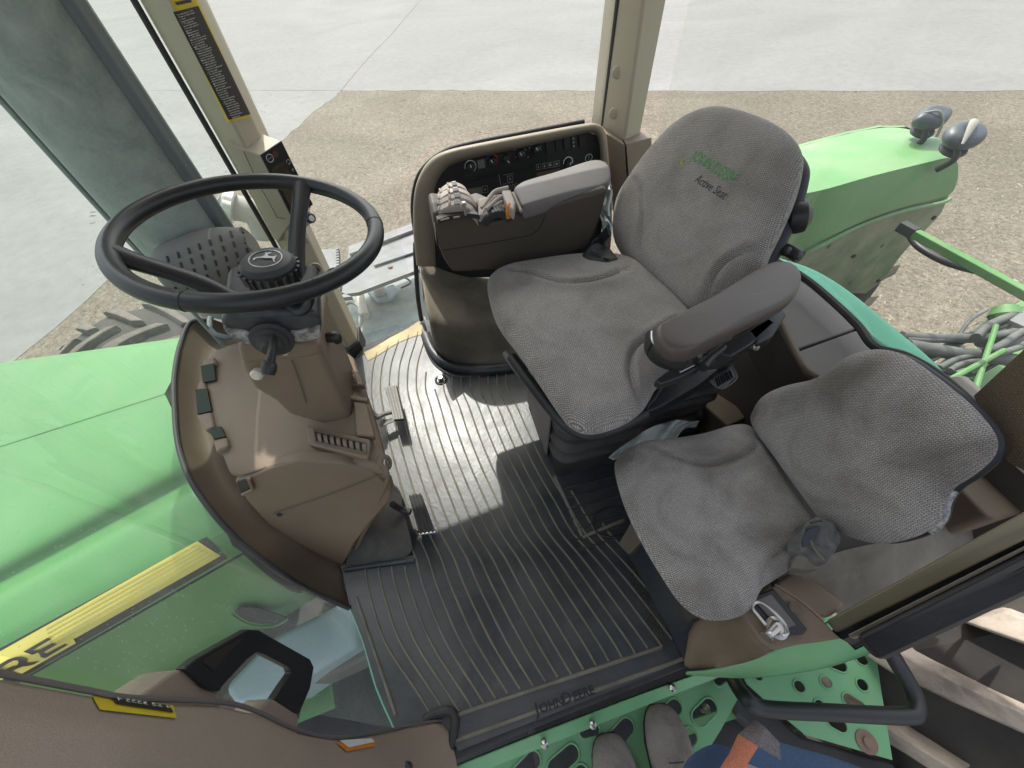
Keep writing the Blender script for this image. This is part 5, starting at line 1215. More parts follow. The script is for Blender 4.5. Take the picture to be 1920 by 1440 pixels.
# four shift paddles over a drum
lc = [V(*q, 'z', .742) for q in ((818, 372), (813, 383), (811, 394), (812, 405))]; rc_ = [V(*q, 'z', .742) for q in ((880, 360), (888, 371), (895, 383), (894, 397))]
for i in range(4):
    a, b = lc[i], rc_[i]; d = b - a; up3 = Vector((0, 0, 1)); wv = Vector((d.y, -d.x, 0)).normalized() * .0140
    arc = [(-.04, -.055), (.0, -.015), (.12, .008), (.3, .02), (.5, .025), (.7, .022), (.9, .008), (1.0, -.012)]
    path = [a + d * s + up3 * h for s, h in arc]
    secs = []
    for p in spline(path, 3): secs.append([p + wv, p + wv * .8 + up3 * .004, p - wv * .8 + up3 * .004, p - wv, p - wv - up3 * .02, p + wv - up3 * .02])
    pd = loft('shift_paddle', secs, LEV, ac, bevel=.0015, seg=1)
    for s in (.16, .42): c = a + d * s + up3 * (.017 if s < .3 else .028); tube('paddle_ridge', [c + wv * .7, c + up3 * .003, c - wv * .7], .003, LEV, ac, n=8, sm=2)
    c = a + d * .58 + up3 * .030
    prism('gear_label', [c + wv * .75 - d * .06, c + wv * .75 + d * .08, c - wv * .75 + d * .08, c - wv * .75 - d * .06], up3 * .0008, BLACK, ac)
    lettering('gear_mark', 'E', c - wv * .55 - d * .03 + up3 * .001, wv, d, .012, WHT, ac)
prism('gate_plate', Z(.742, (818, 414), (835, 406), (872, 400), (894, 404), (901, 412), (880, 409), (845, 413), (822, 421)), (0, 0, .012), BLACK, ac, bevel=.002)
for a, b in (((826, 413), (842, 409)), ((850, 408), (862, 406))): tube('gate_slot', Z(.756, a, b), .002, LEV, ac, sm=1, n=6)
lathe('hitch_lever', [(.0035, 0), (.0035, .022), (.006, .024), (.0065, .030), (.004, .033)], V(873, 403, 'z', .755), (0, 0, 1), STEEL, ac, n=14)
prism('lever_bridge', Z(.742, (880, 364), (893, 360), (912, 368), (918, 384), (905, 392), (890, 380)), (0, 0, -.03), ARM, ac, bevel=.005)
for q in (((903, 390), (925, 362), (942, 356), (953, 354)), ((912, 392), (936, 372), (955, 368), (960, 368))): tube('bridge_arm', Z(.755, *q), [.004, .006, .007, .008], LEV, ac, n=10)
prism('bridge_head', Z(.766, (940, 356), (958, 355), (966, 378), (963, 394), (950, 382), (945, 372)), (0, 0, -.03), LEV, ac, bevel=.005)
prism('quadrant_base', Z(.745, (896, 372), (940, 362), (948, 388), (920, 400), (896, 404)), (0, 0, -.02), LEV, ac, bevel=.004)
cq = V(934, 428, 'y', ya - .028); 
wv = [cq + Vector((math.cos(a) * .045, 0, math.sin(a) * .045)) for a in [math.radians(t) for t in range(20, 161, 10)]] + [cq + Vector((math.cos(a) * .026, 0, math.sin(a) * .026)) for a in [math.radians(t) for t in range(160, 19, -10)]]
prism('thumb_wheel', wv, (0, .03, .0), BLACK, ac, bevel=.003)
for k in range(14):
    a = math.radians(25 + k * 10); r = .0455; tube('wheel_knurl', [cq + Vector((math.cos(a) * r, .002, math.sin(a) * r)), cq + Vector((math.cos(a) * r, .028, math.sin(a) * r))], .0014, BLACKW, ac, sm=1, n=5)
oc = V(955, 398, 'y', ya - .012)
prism('orange_lever', Y(ya - .034, (951, 386), (955, 381), (962, 386), (962, 398), (957, 410), (950, 412), (949, 400)), (0, .012, 0), ORANGE, ac, bevel=.002)
ring((955, 405), .0025, .0006, BLACK, par=ac, nm='icon', y=ya - .036)
tube('pad_joint', Z(.75, (962, 362), (970, 380), (977, 396)), .004, BEZ, ac, n=8)
tube('body_seam', Y(ya - .002, (1022, 404), (1014, 424), (996, 440), (960, 448), (880, 462), (826, 470)), .0009, BLACK, ac, n=5)

# ================================================================== DRIVER SEAT
ds = thing('driver_seat', (.45, .7, 0), 'grey woven driver seat with a green and black embroidered backrest', 'driver seat')
zc = .57
co = Z(zc, (914, 545), (921, 522), (950, 506), (1000, 496), (1060, 487), (1120, 484), (1180, 492), (1235, 535), (1290, 590), (1310, 630), (1300, 670), (1262, 700), (1232, 726), (1208, 765), (1170, 792), (1115, 808), (1078, 800), (1052, 775), (1010, 715), (968, 655), (930, 602))
cr1 = {'p': Z(zc + .04, (960, 506), (1000, 514), (1040, 529), (1085, 532), (1130, 524), (1165, 508), (1185, 494)), 'w': .006, 'd': .010}
cr2 = {'p': Z(zc + .04, (1270, 600), (1225, 628), (1190, 655), (1180, 690), (1188, 725), (1210, 755)), 'w': .006, 'd': .010}
pillow('seat_cushion', co, (0, 0, 1), .036, .05, .045, SEATF, ds, creases=[cr1, cr2], crown=.012, rings=34, per=6)
pA = V(1190, 503, 'z', .59); pB = V(1290, 590, 'z', .59); pT = V(1345, 195, 'x', .735)
bn = (pB - pA).cross(pT - pA).normalized(); bn = bn if bn.dot(Vector(CAM) - pA) > 0 else -bn
bo = PL(pA, bn, (1164, 483), (1144, 450), (1140, 415), (1148, 365), (1175, 318), (1215, 264), (1266, 214), (1320, 190), (1368, 192), (1430, 212), (1472, 238), (1496, 272), (1494, 310), (1478, 365), (1452, 425), (1432, 465), (1412, 510), (1370, 545), (1310, 578), (1284, 585), (1235, 540), (1190, 505))
bc1 = {'p': PL(pA + bn * .04, bn, (1178, 325), (1190, 355), (1192, 400), (1186, 450), (1190, 490)), 'w': .006, 'd': .008}
bc2 = {'p': PL(pA + bn * .04, bn, (1308, 572), (1318, 530), (1340, 490), (1375, 465), (1415, 452)), 'w': .006, 'd': .010}
bc3 = {'p': PL(pA + bn * .04, bn, (1492, 290), (1478, 320), (1452, 380), (1428, 440), (1412, 490)), 'w': .004, 'd': .004}
shift = -bn * .05
bk = pillow('backrest', [p - bn * .03 for p in bo], bn, .03, .075, .05, SEATF, ds, creases=[{**c, 'p': [q for q in c['p']]} for c in (bc1, bc2, bc3)], crown=.008, rings=34, per=6)
pillow('back_shell', [p - bn * .10 for p in bo], -bn, .012, .02, .03, SHELL, ds, rings=6, per=4)
bb_ = bvh_of(bk)
def embroider(body, a, b, m, size_k=1.0, nm='embroidery', ital=0):
    A, B = PV(*a, pA, bn), PV(*b, pA, bn); xd = (B - A); L = xd.length; xd.normalize()
    vs, fs = textmesh(body, 1.0); k = L / max(q.x for q in vs); yd = bn.cross(xd)
    if yd.z < 0: yd = -yd
    out = []
    for q in vs:
        p = A + xd * (q.x + q.y * ital) * k + yd * q.y * k * size_k; d = (p - Vector(CAM)).normalized(); h = bb_.ray_cast(Vector(CAM), d)
        out.append(h[0] - d * .0018 if h[0] else p)
    add(nm, out, fs, m, bk, flat=True)
EGR = plain('green_embroidery', (.10, .30, .09), .8, var=.3, vscale=120); EBK = plain('black_embroidery', (.035, .045, .055), .8, var=.3, vscale=120); EYL = plain('yellow_embroidery', (.30, .29, .10), .8, var=.3, vscale=120)
embroider('JOHN DEERE', (1293, 298), (1372, 345), EGR, 1.35)
embroider('Active Seat', (1301, 340), (1356, 374), EBK, 1.25, ital=.1)
c0 = PV(1277, 304, pA, bn); 
A, B = PV(1260, 300, pA, bn), PV(1290, 318, pA, bn); xd = (B - A).normalized(); yd = bn.cross(xd); yd = yd if yd.z > 0 else -yd
out = []
for a, b in DEER:
    p = c0 + xd * a * .013 + yd * (b - .1) * .016; d = (p - Vector(CAM)).normalized(); h = bb_.ray_cast(Vector(CAM), d); out.append(h[0] - d * .0018 if h[0] else p)
add('deer_embroidery', out, [tuple(range(len(out)))], EYL, bk, flat=True)
# left armrest
az = .73
ao = Z(az, (1226, 628), (1234, 615), (1262, 600), (1340, 556), (1415, 513), (1450, 498), (1480, 500), (1498, 518), (1495, 548), (1470, 574), (1400, 612), (1330, 646), (1290, 664), (1258, 664), (1236, 650))
arm_o = pillow('arm_pad', ao, (0, 0, 1), .014, .026, .013, PADB, ds, crown=.002, rings=10, per=6)
lp = Z(.675, (1213, 640), (1214, 658), (1228, 676), (1255, 688), (1282, 688))
tube('arm_strap', [p + Vector((0, 0, .012)) for p in lp], .020, BLACK, ds, n=14, flat=.35, up=(0, .3, 0))
tube('strap_edge', [p + Vector((0, -.004, .032)) for p in lp], .0016, STEEL, ds, n=6)
prism('arm_bracket', Z(.66, (1255, 690), (1300, 668), (1390, 625), (1440, 595), (1455, 605), (1410, 645), (1372, 668), (1340, 660), (1310, 690), (1275, 708), (1240, 720), (1228, 712)), (0, 0, -.02), BLACK, ds, bevel=.004)
prism('arm_hinge', Z(.65, (1262, 688), (1290, 678), (1300, 692), (1272, 706)), (0, 0, .012), STEEL, ds, bevel=.002)
tube('recline_lever', Z(.66, (1316, 688), (1330, 672), (1352, 655), (1356, 650)), [.012, .010, .008, .007], BLACK, ds, n=12)
lathe('lever_joint', [(.004, 0), (.016, .004), (.018, .016), (.012, .026), (.004, .028)], V(1316, 682, 'z', .64), (0, -.3, 1), BLACK, ds, n=20)
lathe('adjust_bolt', [(.007, 0), (.007, .02), (.010, .022), (.010, .028), (.004, .030)], V(1395, 648, 'z', .63), (.2, -.6, .5), STEEL, ds, n=12)
prism('bolt_bracket', Z(.63, (1385, 640), (1404, 622), (1412, 625), (1398, 655)), (0, 0, -.015), STEEL, ds, bevel=.002)
prism('arm_under', Z(.66, (1400, 618), (1470, 575), (1475, 590), (1450, 630), (1420, 645)), (0, 0, -.03), BLACK, ds, bevel=.006)
# frame, slide handle, suspension
prism('side_rail', Z(.49, (1200, 745), (1300, 695), (1350, 690), (1310, 722), (1235, 765), (1205, 775)), (0, 0, -.04), BLACK, ds, bevel=.005)
prism('side_trim', Z(.52, (1212, 760), (1238, 722), (1246, 722), (1232, 745), (1214, 765)), (0, 0, -.02), SHELL, ds, bevel=.003)
tube('slide_handle', Z(.47, (948, 662), (975, 695), (1008, 728), (1040, 755), (1066, 772)), [.010, .014, .015, .015, .010], PADG, ds, n=14)
lathe('slide_button', [(.009, 0), (.009, .006), (.005, .007)], V(984, 706, 'z', .48), (-.6, -.2, .8), SHELL, ds, n=14)
tube('seat_pan', Z(.50, (960, 670), (1000, 725), (1060, 795), (1110, 815), (1160, 800), (1210, 775)), .014, BLACK, ds, n=12)
xs0, xs1, ys0, ys1 = .245, .72, .535, .885
def ringrect(z, g, r=.05):
    out = []
    for cx, cy, a0 in ((xs1 + g - r, ys1 + g - r, 0), (xs0 - g + r, ys1 + g - r, 90), (xs0 - g + r, ys0 - g + r, 180), (xs1 + g - r, ys0 - g + r, 270)):
        for k in range(5): a = math.radians(a0 + k * 22.5); out.append(Vector((cx + r * math.cos(a), cy + r * math.sin(a), z)))
    return out
secs = []
nf = 7
for i in range(nf * 6 + 1):
    t = i / (nf * 6); secs.append(ringrect(.10 + .38 * t, .012 * math.sin(t * nf * 2 * math.pi) + .006 + (.006 * math.sin(i * 1.3))))
loft('bellows', secs, BELL, ds, sharp=0)
loft('base_box', [ringrect(.0, .012, .02), ringrect(.105, .012, .02)], RUBD, ds, bevel=.006)
prism('base_panel', [Vector((xs0 - .026, .60, .02)), Vector((xs0 - .026, .85, .02)), Vector((xs0 - .018, .85, .30)), Vector((xs0 - .018, .60, .30))], (.012, 0, 0), PADG, ds, bevel=.006)
# knob and bracket behind the backrest
lathe('back_knob', [(.012, -.01), (.030, .0), (.036, .014), (.034, .030), (.018, .042), (.006, .044)], PV(1478, 410, pA - bn * .10, bn), (1, -.5, .3), BLACK, ds, n=32)
tube('back_bracket', PL(pA - bn * .11, bn, (1450, 462), (1478, 470), (1500, 482)), [.016, .014, .015], BLACK, ds, n=12)
for q in ((1474, 470), (1494, 480)): lathe('bracket_bolt', [(.008, 0), (.008, .008), (.004, .010)], PV(*q, pA - bn * .095, bn), (.1, -.8, .5), BLACKW, ds, n=12)
bu_ = thing('seat_belt', tuple(V(1130, 475, 'z', .55)), 'black seat belt buckle tucked between driver cushion and backrest on the far side', 'seat belt')
prism('buckle', Z(.615, (1090, 478), (1100, 460), (1120, 452), (1144, 462), (1162, 484), (1140, 492), (1104, 486)), (0, 0, -.06), BLACK, bu_, bevel=.010, seg=3)
tube('buckle_slot', Z(.62, (1108, 470), (1128, 478)), .003, SHELL, bu_, sm=1, n=6)
prism('red_button', Z(.618, (1134, 478), (1144, 482), (1142, 487), (1132, 484)), (0, 0, .003), SHELL, bu_)
tube('belt_webbing', [V(1110, 462, 'z', .60), V(1126, 450, 'z', .60), V(1142, 432, 'z', .65)], .016, SHELL, bu_, n=10, flat=.3, up=(1, 0, 0))
fo = thing('folder', tuple(V(1143, 400, 'y', 1.2)), 'crumpled pale plastic wrap behind the control armrest beside the driver backrest', 'plastic wrap')
v = []; f = []
gr = [[V(1126 + 20 * i / 5 + 3 * math.sin(j), 345 + 90 * j / 9, 'y', 1.22 + random.uniform(-.02, .02)) for i in range(6)] for j in range(10)]
sheet('crumpled_wrap', gr, RAG, fo, sharp=30)

pl_ = thing('drink_tray', tuple(V(1355, 700, 'z', .40)), 'small black slotted plate hanging below the driver armrest', 'tray')
tz = .42
prism('tray_plate', Z(tz, (1314, 692), (1322, 680), (1352, 668), (1366, 678), (1380, 700), (1382, 706), (1362, 726), (1350, 728), (1338, 722)), (0, 0, -.006), BLACK, pl_, bevel=.002)
for k in range(7): 
    a = (1343 + k * 4.2, 713 - k * 2.4); tube('tray_slot', Z(tz + .002, (a[0], a[1] - 4), (a[0] + 5, a[1] + 9)), .0022, SHELL if k % 2 else PANEL, pl_, sm=1, n=6)
tube('tray_edge', Z(tz + .001, (1314, 692), (1338, 722), (1350, 728), (1362, 726), (1382, 706), (1366, 678)), .0018, PADG, pl_, n=6)

# ================================================================== REAR TRIM + SHELF
tm_ = thing('window_shelf', (.9, .5, .3), 'smooth grey rear shelf trim between the seats and the rear window', 'shelf')
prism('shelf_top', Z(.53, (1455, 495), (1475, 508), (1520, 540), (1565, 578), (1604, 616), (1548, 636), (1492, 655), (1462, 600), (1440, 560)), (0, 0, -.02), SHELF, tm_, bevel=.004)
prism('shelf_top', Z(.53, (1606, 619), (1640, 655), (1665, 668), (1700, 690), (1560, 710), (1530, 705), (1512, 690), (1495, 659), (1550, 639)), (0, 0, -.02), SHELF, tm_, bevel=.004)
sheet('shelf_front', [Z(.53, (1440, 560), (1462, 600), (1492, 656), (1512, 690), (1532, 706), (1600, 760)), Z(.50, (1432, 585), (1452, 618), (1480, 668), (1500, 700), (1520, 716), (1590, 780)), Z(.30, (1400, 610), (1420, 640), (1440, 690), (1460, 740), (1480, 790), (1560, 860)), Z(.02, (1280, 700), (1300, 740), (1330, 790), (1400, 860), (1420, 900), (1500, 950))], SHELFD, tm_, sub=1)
tube('shelf_edge', Z(.532, (1440, 562), (1466, 606), (1490, 656), (1510, 690), (1530, 706)), .008, TAN_DARK, tm_, n=10)
pedx = thing('floor_beam', (.75, .55, .0), 'brown sloping ledge on the floor behind the bellows seat base', 'ledge')
prism('beam_top', Z(.14, (1290, 725), (1312, 715), (1400, 772), (1398, 785), (1365, 800), (1300, 742)), (0, 0, -.14), TAN_DARK, pedx, bevel=.008)
for k in range(8): tube('floor_groove', Z(.012, (1260 + k * 7, 760 - k * 2), (1330 + k * 8, 830 - k * 3)), .003, RIB2, pedx, sm=1, n=6)
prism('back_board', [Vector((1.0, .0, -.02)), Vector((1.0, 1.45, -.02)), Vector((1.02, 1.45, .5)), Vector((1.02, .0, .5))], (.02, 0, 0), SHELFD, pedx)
# buddy seat
bs2 = thing('training_seat', (.5, .25, 0), 'smaller grey woven training seat nearest the door with a folded back', 'training seat')
zb = .42
bo2 = Z(zb, (1153, 882), (1160, 858), (1200, 832), (1260, 824), (1320, 814), (1370, 800), (1405, 804), (1440, 850), (1490, 930), (1528, 985), (1520, 1030), (1490, 1062), (1448, 1090), (1425, 1108), (1404, 1145), (1365, 1162), (1318, 1160), (1276, 1130), (1238, 1075), (1200, 1010), (1170, 945))
c1 = {'p': Z(zb + .03, (1212, 832), (1245, 850), (1290, 868), (1335, 874), (1380, 862), (1418, 838)), 'w': .005, 'd': .008}
c2 = {'p': Z(zb + .03, (1430, 1110), (1428, 1085), (1440, 1055), (1465, 1035), (1510, 1012)), 'w': .005, 'd': .008}
def dz_b(x, y): return .002 * math.sin(x * 30 + 1) * math.sin(y * 26)
pillow('seat_cushion', bo2, (0, 0, 1), .028, .03, .034, BUDF, bs2, creases=[c1, c2], crown=.010, rings=30, per=6, disp=dz_b)
qA = V(1408, 800, 'z', .46); qB = V(1528, 975, 'z', .46); qT = V(1750, 740, 'x', .74)
bn2 = (qB - qA).cross(qT - qA).normalized(); bn2 = bn2 if bn2.dot(Vector(CAM) - qA) > 0 else -bn2
bb2 = PL(qA, bn2, (1406, 796), (1410, 765), (1430, 740), (1470, 722), (1520, 710), (1555, 690), (1590, 665), (1640, 653), (1690, 664), (1745, 700), (1810, 752), (1852, 798), (1866, 830), (1856, 860), (1820, 892), (1785, 915), (1766, 945), (1755, 980), (1715, 1006), (1650, 1020), (1590, 1008), (1540, 980), (1500, 930), (1450, 860))
pillow('backrest', [p - bn2 * .012 for p in bb2], bn2, .026, .03, .04, BUDF, bs2, crown=.018, rings=30, per=5, disp=dz_b)
pillow('back_shell', [p - bn2 * .045 + (p - sum(bb2, Vector()) / len(bb2)) * .012 for p in bb2], -bn2, .01, .012, .02, SHELL, bs2, rings=5, per=4)
tube('side_lacing', PL(qA - bn2 * .03, bn2, (1783, 918), (1770, 940), (1765, 965), (1752, 985), (1740, 994)), .009, plain('white_lacing', (.4, .4, .4), .8, var=.6, vscale=160), bs2, n=10)
# box under the seat
bf = [V(1192, 990, 'z', .12), V(1205, 975, 'z', .12), V(1300, 1080, 'z', .20), V(1390, 1210, 'z', .10), V(1362, 1216, 'z', .09), V(1286, 1240, 'z', .0), V(1170, 1030, 'z', .0)]
prism('seat_box_front', [V(1168, 1022, 'z', .01), V(1188, 985, 'z', .10), V(1290, 1085, 'z', .22), V(1372, 1214, 'z', .12), V(1284, 1240, 'z', .01)], (.05, .0, -.0), RUBBER, bs2, bevel=.004)
for k in range(9):
    a, b = (1196 + k * 12, 1020 + k * 6), (1282 + k * 10, 1232 - k * 2)
prism('seat_box', [Vector((.42, .03, .0)), Vector((.42, .38, .0)), Vector((.95, .38, .0)), Vector((.95, .03, .0))], (0, 0, .34), SHELFD, bs2, bevel=.01)
prism('box_corner', [V(1160, 1018, 'z', .02), V(1185, 975, 'z', .12), V(1215, 1002, 'z', .14), V(1180, 1040, 'z', .04)], (.02, .0, -.01), TAN_DARK, bs2, bevel=.003)
tube('base_seam', Z(.008, (1184, 1038), (1215, 1095), (1250, 1160), (1284, 1236)), .004, RUBD, bs2, n=8)
tube('cord_loop', Z(.012, (1180, 995), (1150, 1006), (1122, 1000), (1111, 980), (1120, 960), (1145, 950), (1170, 955)), .0028, BLACK, bs2, n=6) if False else None
tagit(tube('cord_loop', Z(.012, (1180, 995), (1150, 1006), (1122, 1000), (1111, 980), (1120, 960), (1145, 950), (1170, 955)), .0026, BLACK, n=6), 'thin black cord looped on the mat under the training seat', 'cord')
v = []; f = []
for _ in range(420):
    s = random.random(); q = (1184 + 62 * s + random.gauss(0, 5 + 4 * s), 1070 + 145 * s + random.gauss(0, 5)); p = V(*q, 'z', .006); a = random.uniform(.0008, .003); b = len(v)
    v += [p + Vector((a, 0, 0)), p + Vector((-a * .5, a, 0)), p + Vector((-a * .6, -a, 0)), p + Vector((0, 0, a * .8))]; f += [(b, b + 1, b + 3), (b + 1, b + 2, b + 3), (b + 2, b, b + 3)]
tagit(add('debris', v, f, plain('dark_debris', (.06, .05, .035), .7, var=1.0, vscale=300), flat=True, loc=tuple(V(1215, 1140, 'z', 0))), 'dark gritty debris in the mat corner by the training seat box', 'debris', kind='stuff')
bt = thing('belt_pouch', tuple(V(1535, 1020, 'z', .48)), 'grimy black cloth belt retractor lying between training cushion and back', 'belt retractor')
pch = prism('pouch', [V(1533, 966, 'z', .515), V(1547, 966, 'z', .515), V(1557, 976, 'z', .515), V(1584, 1007, 'z', .50), V(1579, 1018, 'z', .495), V(1572, 1031, 'z', .49), V(1554, 1054, 'z', .48), V(1542, 1060, 'z', .475), V(1520, 1040, 'z', .485), V(1496, 1029, 'z', .49), V(1501, 1007, 'z', .50), V(1511, 989, 'z', .51), V(1519, 974, 'z', .515)], (0, 0, -.06), CLOTH, bt, bevel=.010, seg=3)
prism('pouch_strap', [V(1504, 1014, 'z', .503), V(1514, 994, 'z', .513), V(1532, 986, 'z', .516), V(1541, 990, 'z', .513), V(1520, 1020, 'z', .503), V(1506, 1026, 'z', .497)], (0, 0, -.004), SHELL, pch, bevel=.001)
tube('pouch_seam', [V(1520, 1012, 'z', .505), V(1528, 1030, 'z', .497), V(1545, 1050, 'z', .487)], .0022, DIRTY, pch, n=6)
tube('pouch_slit', [V(1520, 981, 'z', .518), V(1530, 978, 'z', .519), V(1541, 977, 'z', .518)], .0018, BLACK, pch, n=6)
prism('pouch_flap', [V(1508, 1034, 'z', .475), V(1524, 1046, 'z', .475), V(1537, 1056, 'z', .46), V(1541, 1066, 'z', .45), V(1520, 1069, 'z', .45), V(1500, 1067, 'z', .45), V(1485, 1064, 'z', .45), V(1494, 1040, 'z', .465)], (0, 0, -.03), DIRTY, bt, bevel=.008, seg=3)
rg = thing('plastic_bag', tuple(V(1220, 820, 'z', .12)), 'pale grey plastic bag crumpled between the driver seat base and training seat', 'plastic bag')
ctl = [((1140, 858), (1150, 862)), ((1165, 838), (1200, 848)), ((1200, 812), (1235, 838)), ((1235, 795), (1262, 828)), ((1268, 786), (1275, 812)), ((1290, 790), (1288, 802)), ((1312, 788), (1305, 800))]
grid = []
for i in range(19):
    t = i / 18 * (len(ctl) - 1); k = min(int(t), len(ctl) - 2); s = t - k
    a = [ctl[k][0][j] * (1 - s) + ctl[k + 1][0][j] * s for j in (0, 1)]; b = [ctl[k][1][j] * (1 - s) + ctl[k + 1][1][j] * s for j in (0, 1)]
    grid.append([V(a[0] + (b[0] - a[0]) * q / 8, a[1] + (b[1] - a[1]) * q / 8, 'z', .30 + .02 * math.sin(i * 1.1 + q) + random.uniform(-.008, .008)) for q in range(9)])
sheet('crumpled_film', grid, RAG, rg, sub=1, solid=.001, sharp=0, face=(0, 0, 5))

# left latch trim
lt = thing('latch_trim', (.5, -.0, .2), 'brown moulded trim with a chrome latch pin beside the training seat', 'trim')
prism('trim_top', Z(.405, (1392, 1152), (1415, 1126), (1453, 1096), (1482, 1114), (1512, 1135), (1545, 1164), (1568, 1188), (1580, 1197), (1540, 1203), (1500, 1208), (1452, 1219), (1430, 1206)), (0, 0, -.02), TAN, lt, bevel=.005, seg=3)
oa = Z(.405, (1453, 1096), (1482, 1114), (1512, 1135), (1545, 1164)); ob = Z(.395, (1462, 1086), (1502, 1100), (1540, 1118), (1567, 1148)); oc_ = Z(.36, (1486, 1075), (1522, 1082), (1560, 1106), (1590, 1130))
sheet('trim_slope', [oa, ob, oc_, [p + Vector((.01, .01, -.05)) for p in oc_]], TAN, lt, sub=2, sharp=0, solid=.004)
tube('trim_ridge', oa, .0022, BEZ, lt, n=6)
def RW(*q): return [V(a, b, 'z', z) for a, b, z in q]
sheet('trim_roll', [RW((1453, 1096, .405), (1415, 1126, .405), (1402, 1158, .405), (1430, 1206, .405), (1453, 1219, .405)), RW((1437, 1093, .385), (1390, 1128, .385), (1368, 1165, .365), (1398, 1213, .34), (1430, 1231, .35)), RW((1420, 1090, .30), (1355, 1140, .30), (1345, 1178, .22), (1374, 1223, .15), (1402, 1243, .22)), RW((1400, 1090, .2), (1320, 1150, .2), (1320, 1195, .12), (1332, 1233, .07), (1345, 1252, .09)), RW((1380, 1090, .1), (1290, 1160, .1), (1290, 1212, .06), (1281, 1240, .03), (1283, 1256, .02))], TAN, lt, sub=1, sharp=0, solid=.003)

lpl = prism('latch_plate', Z(.415, (1403, 1122), (1452, 1103), (1515, 1180), (1508, 1189), (1470, 1192), (1410, 1140)), (0, 0, -.008), BLACK, lt, bevel=.003)
prism('latch_recess', Z(.419, (1415, 1126), (1446, 1113), (1494, 1172), (1466, 1182)), (0, 0, -.004), PADG, lpl, bevel=.002)
lz = .435
tube('latch_loop', Z(lz, (1436, 1172), (1420, 1152), (1411, 1140), (1414, 1132), (1425, 1130), (1440, 1138), (1462, 1158), (1475, 1176), (1476, 1188), (1466, 1192)), .0026, STEEL, lpl, n=8)
lathe('latch_base', [(.018, 0), (.018, .004), (.012, .006), (.008, .012)], V(1455, 1178, 'z', .42), (0, 0, 1), STEEL, lpl, n=24)
tube('latch_pin', Z(.455, (1456, 1176), (1444, 1188), (1438, 1196)), [.008, .007, .010], STEEL, lpl, n=16)
lathe('emblem', [(.011, 0), (.011, .002), (.007, .003)], V(1491, 1140, 'z', .413), (0, 0, 1), TAN_DARK, lt, n=20)
sheet('side_trim', [Z(.36, (1440, 1085), (1485, 1072), (1550, 1040), (1620, 1022), (1700, 1010), (1765, 975), (1800, 920)), Z(.35, (1500, 1100), (1530, 1090), (1590, 1070), (1660, 1050), (1730, 1020), (1800, 985), (1840, 950)), Z(.32, (1560, 1130), (1588, 1132), (1640, 1108), (1700, 1078), (1770, 1040), (1840, 1005), (1900, 960)), Z(.26, (1600, 1200), (1640, 1180), (1700, 1150), (1760, 1120), (1830, 1080), (1900, 1040), (1960, 1000))], DIRTY, lt, sub=2)
prism('corner_block', Z(.44, (1790, 905), (1840, 890), (1870, 870), (1960, 930), (1940, 955), (1868, 975), (1850, 968)), (0, 0, -.10), TAN_DARK, lt, bevel=.01, seg=3)

# rear left roof post (door rear pillar) and screen
rp3 = thing('door_post', (.56, -.02, .3), 'olive tan rear door post with a black rubber edge running off the right side', 'pillar')
def post(name, A, B, C_, D, m, th, bev=.004):   # A,B start edge; C_,D far edge (pixel, x) quads extended
    a, b = V(*A[0], 'x', A[1]), V(*B[0], 'x', B[1]); c, d = V(*C_[0], 'x', C_[1]), V(*D[0], 'x', D[1])
    q = [a, b, b + (d - b) * 3.2, a + (c - a) * 3.2]
    n = (q[1] - q[0]).cross(q[3] - q[0]).normalized(); n = n if n.dot(q[0] - Vector(CAM)) > 0 else -n
    return prism(name, q, n * th, m, rp3, bevel=bev)
POSTO = plain('olive_tan_post', (.21, .185, .115), .5, var=.06, dust=.1, dcol=(.3, .27, .2))
post('post_face', ((1548, 1164), .55), ((1566, 1188), .55), ((1920, 958), .74), ((1920, 1012), .74), POSTO, .04)
post('dark_groove', ((1560, 1186), .552), ((1580, 1200), .552), ((1920, 1008), .742), ((1920, 1030), .742), BLACK, .03)
post('wear_strip', ((1590, 1190), .548), ((1596, 1197), .548), ((1920, 1024), .738), ((1920, 1030), .738), POST, .02, .001)
post('black_edge', ((1598, 1192), .545), ((1640, 1238), .545), ((1920, 1030), .735), ((1920, 1108), .735), RUBD, .04, .012)
scn = thing('sun_screen', tuple(V(1890, 780, 'x', .8)), 'brown mesh sun screen panel at the right edge', 'sun screen')
MESH = weave('brown_mesh', (.16, .125, .075), (.07, .055, .035), 260, 1.0, bump=.3, soil=.2)
scq = [V(1826, 742, 'x', .86), V(1990, 590, 'x', .86), V(2000, 920, 'x', .80), V(1900, 872, 'x', .80), V(1866, 850, 'x', .80)]
o_ = prism('screen_panel', scq, (.02, -.01, 0), MESH, scn)
ul = o_.data.uv_layers.new(name='UVMap')
for l in o_.data.loops: c = o_.data.vertices[l.vertex_index].co; ul.data[l.index].uv = (c.y, c.z)
tagit(prism('rear_corner_trim', Z(.48, (1782, 705), (1812, 704), (1850, 735), (1830, 748), (1800, 770)), (0, 0, -.05), SHELF, bevel=.004), 'grey corner trim where the brown screen meets the rear window', 'trim')

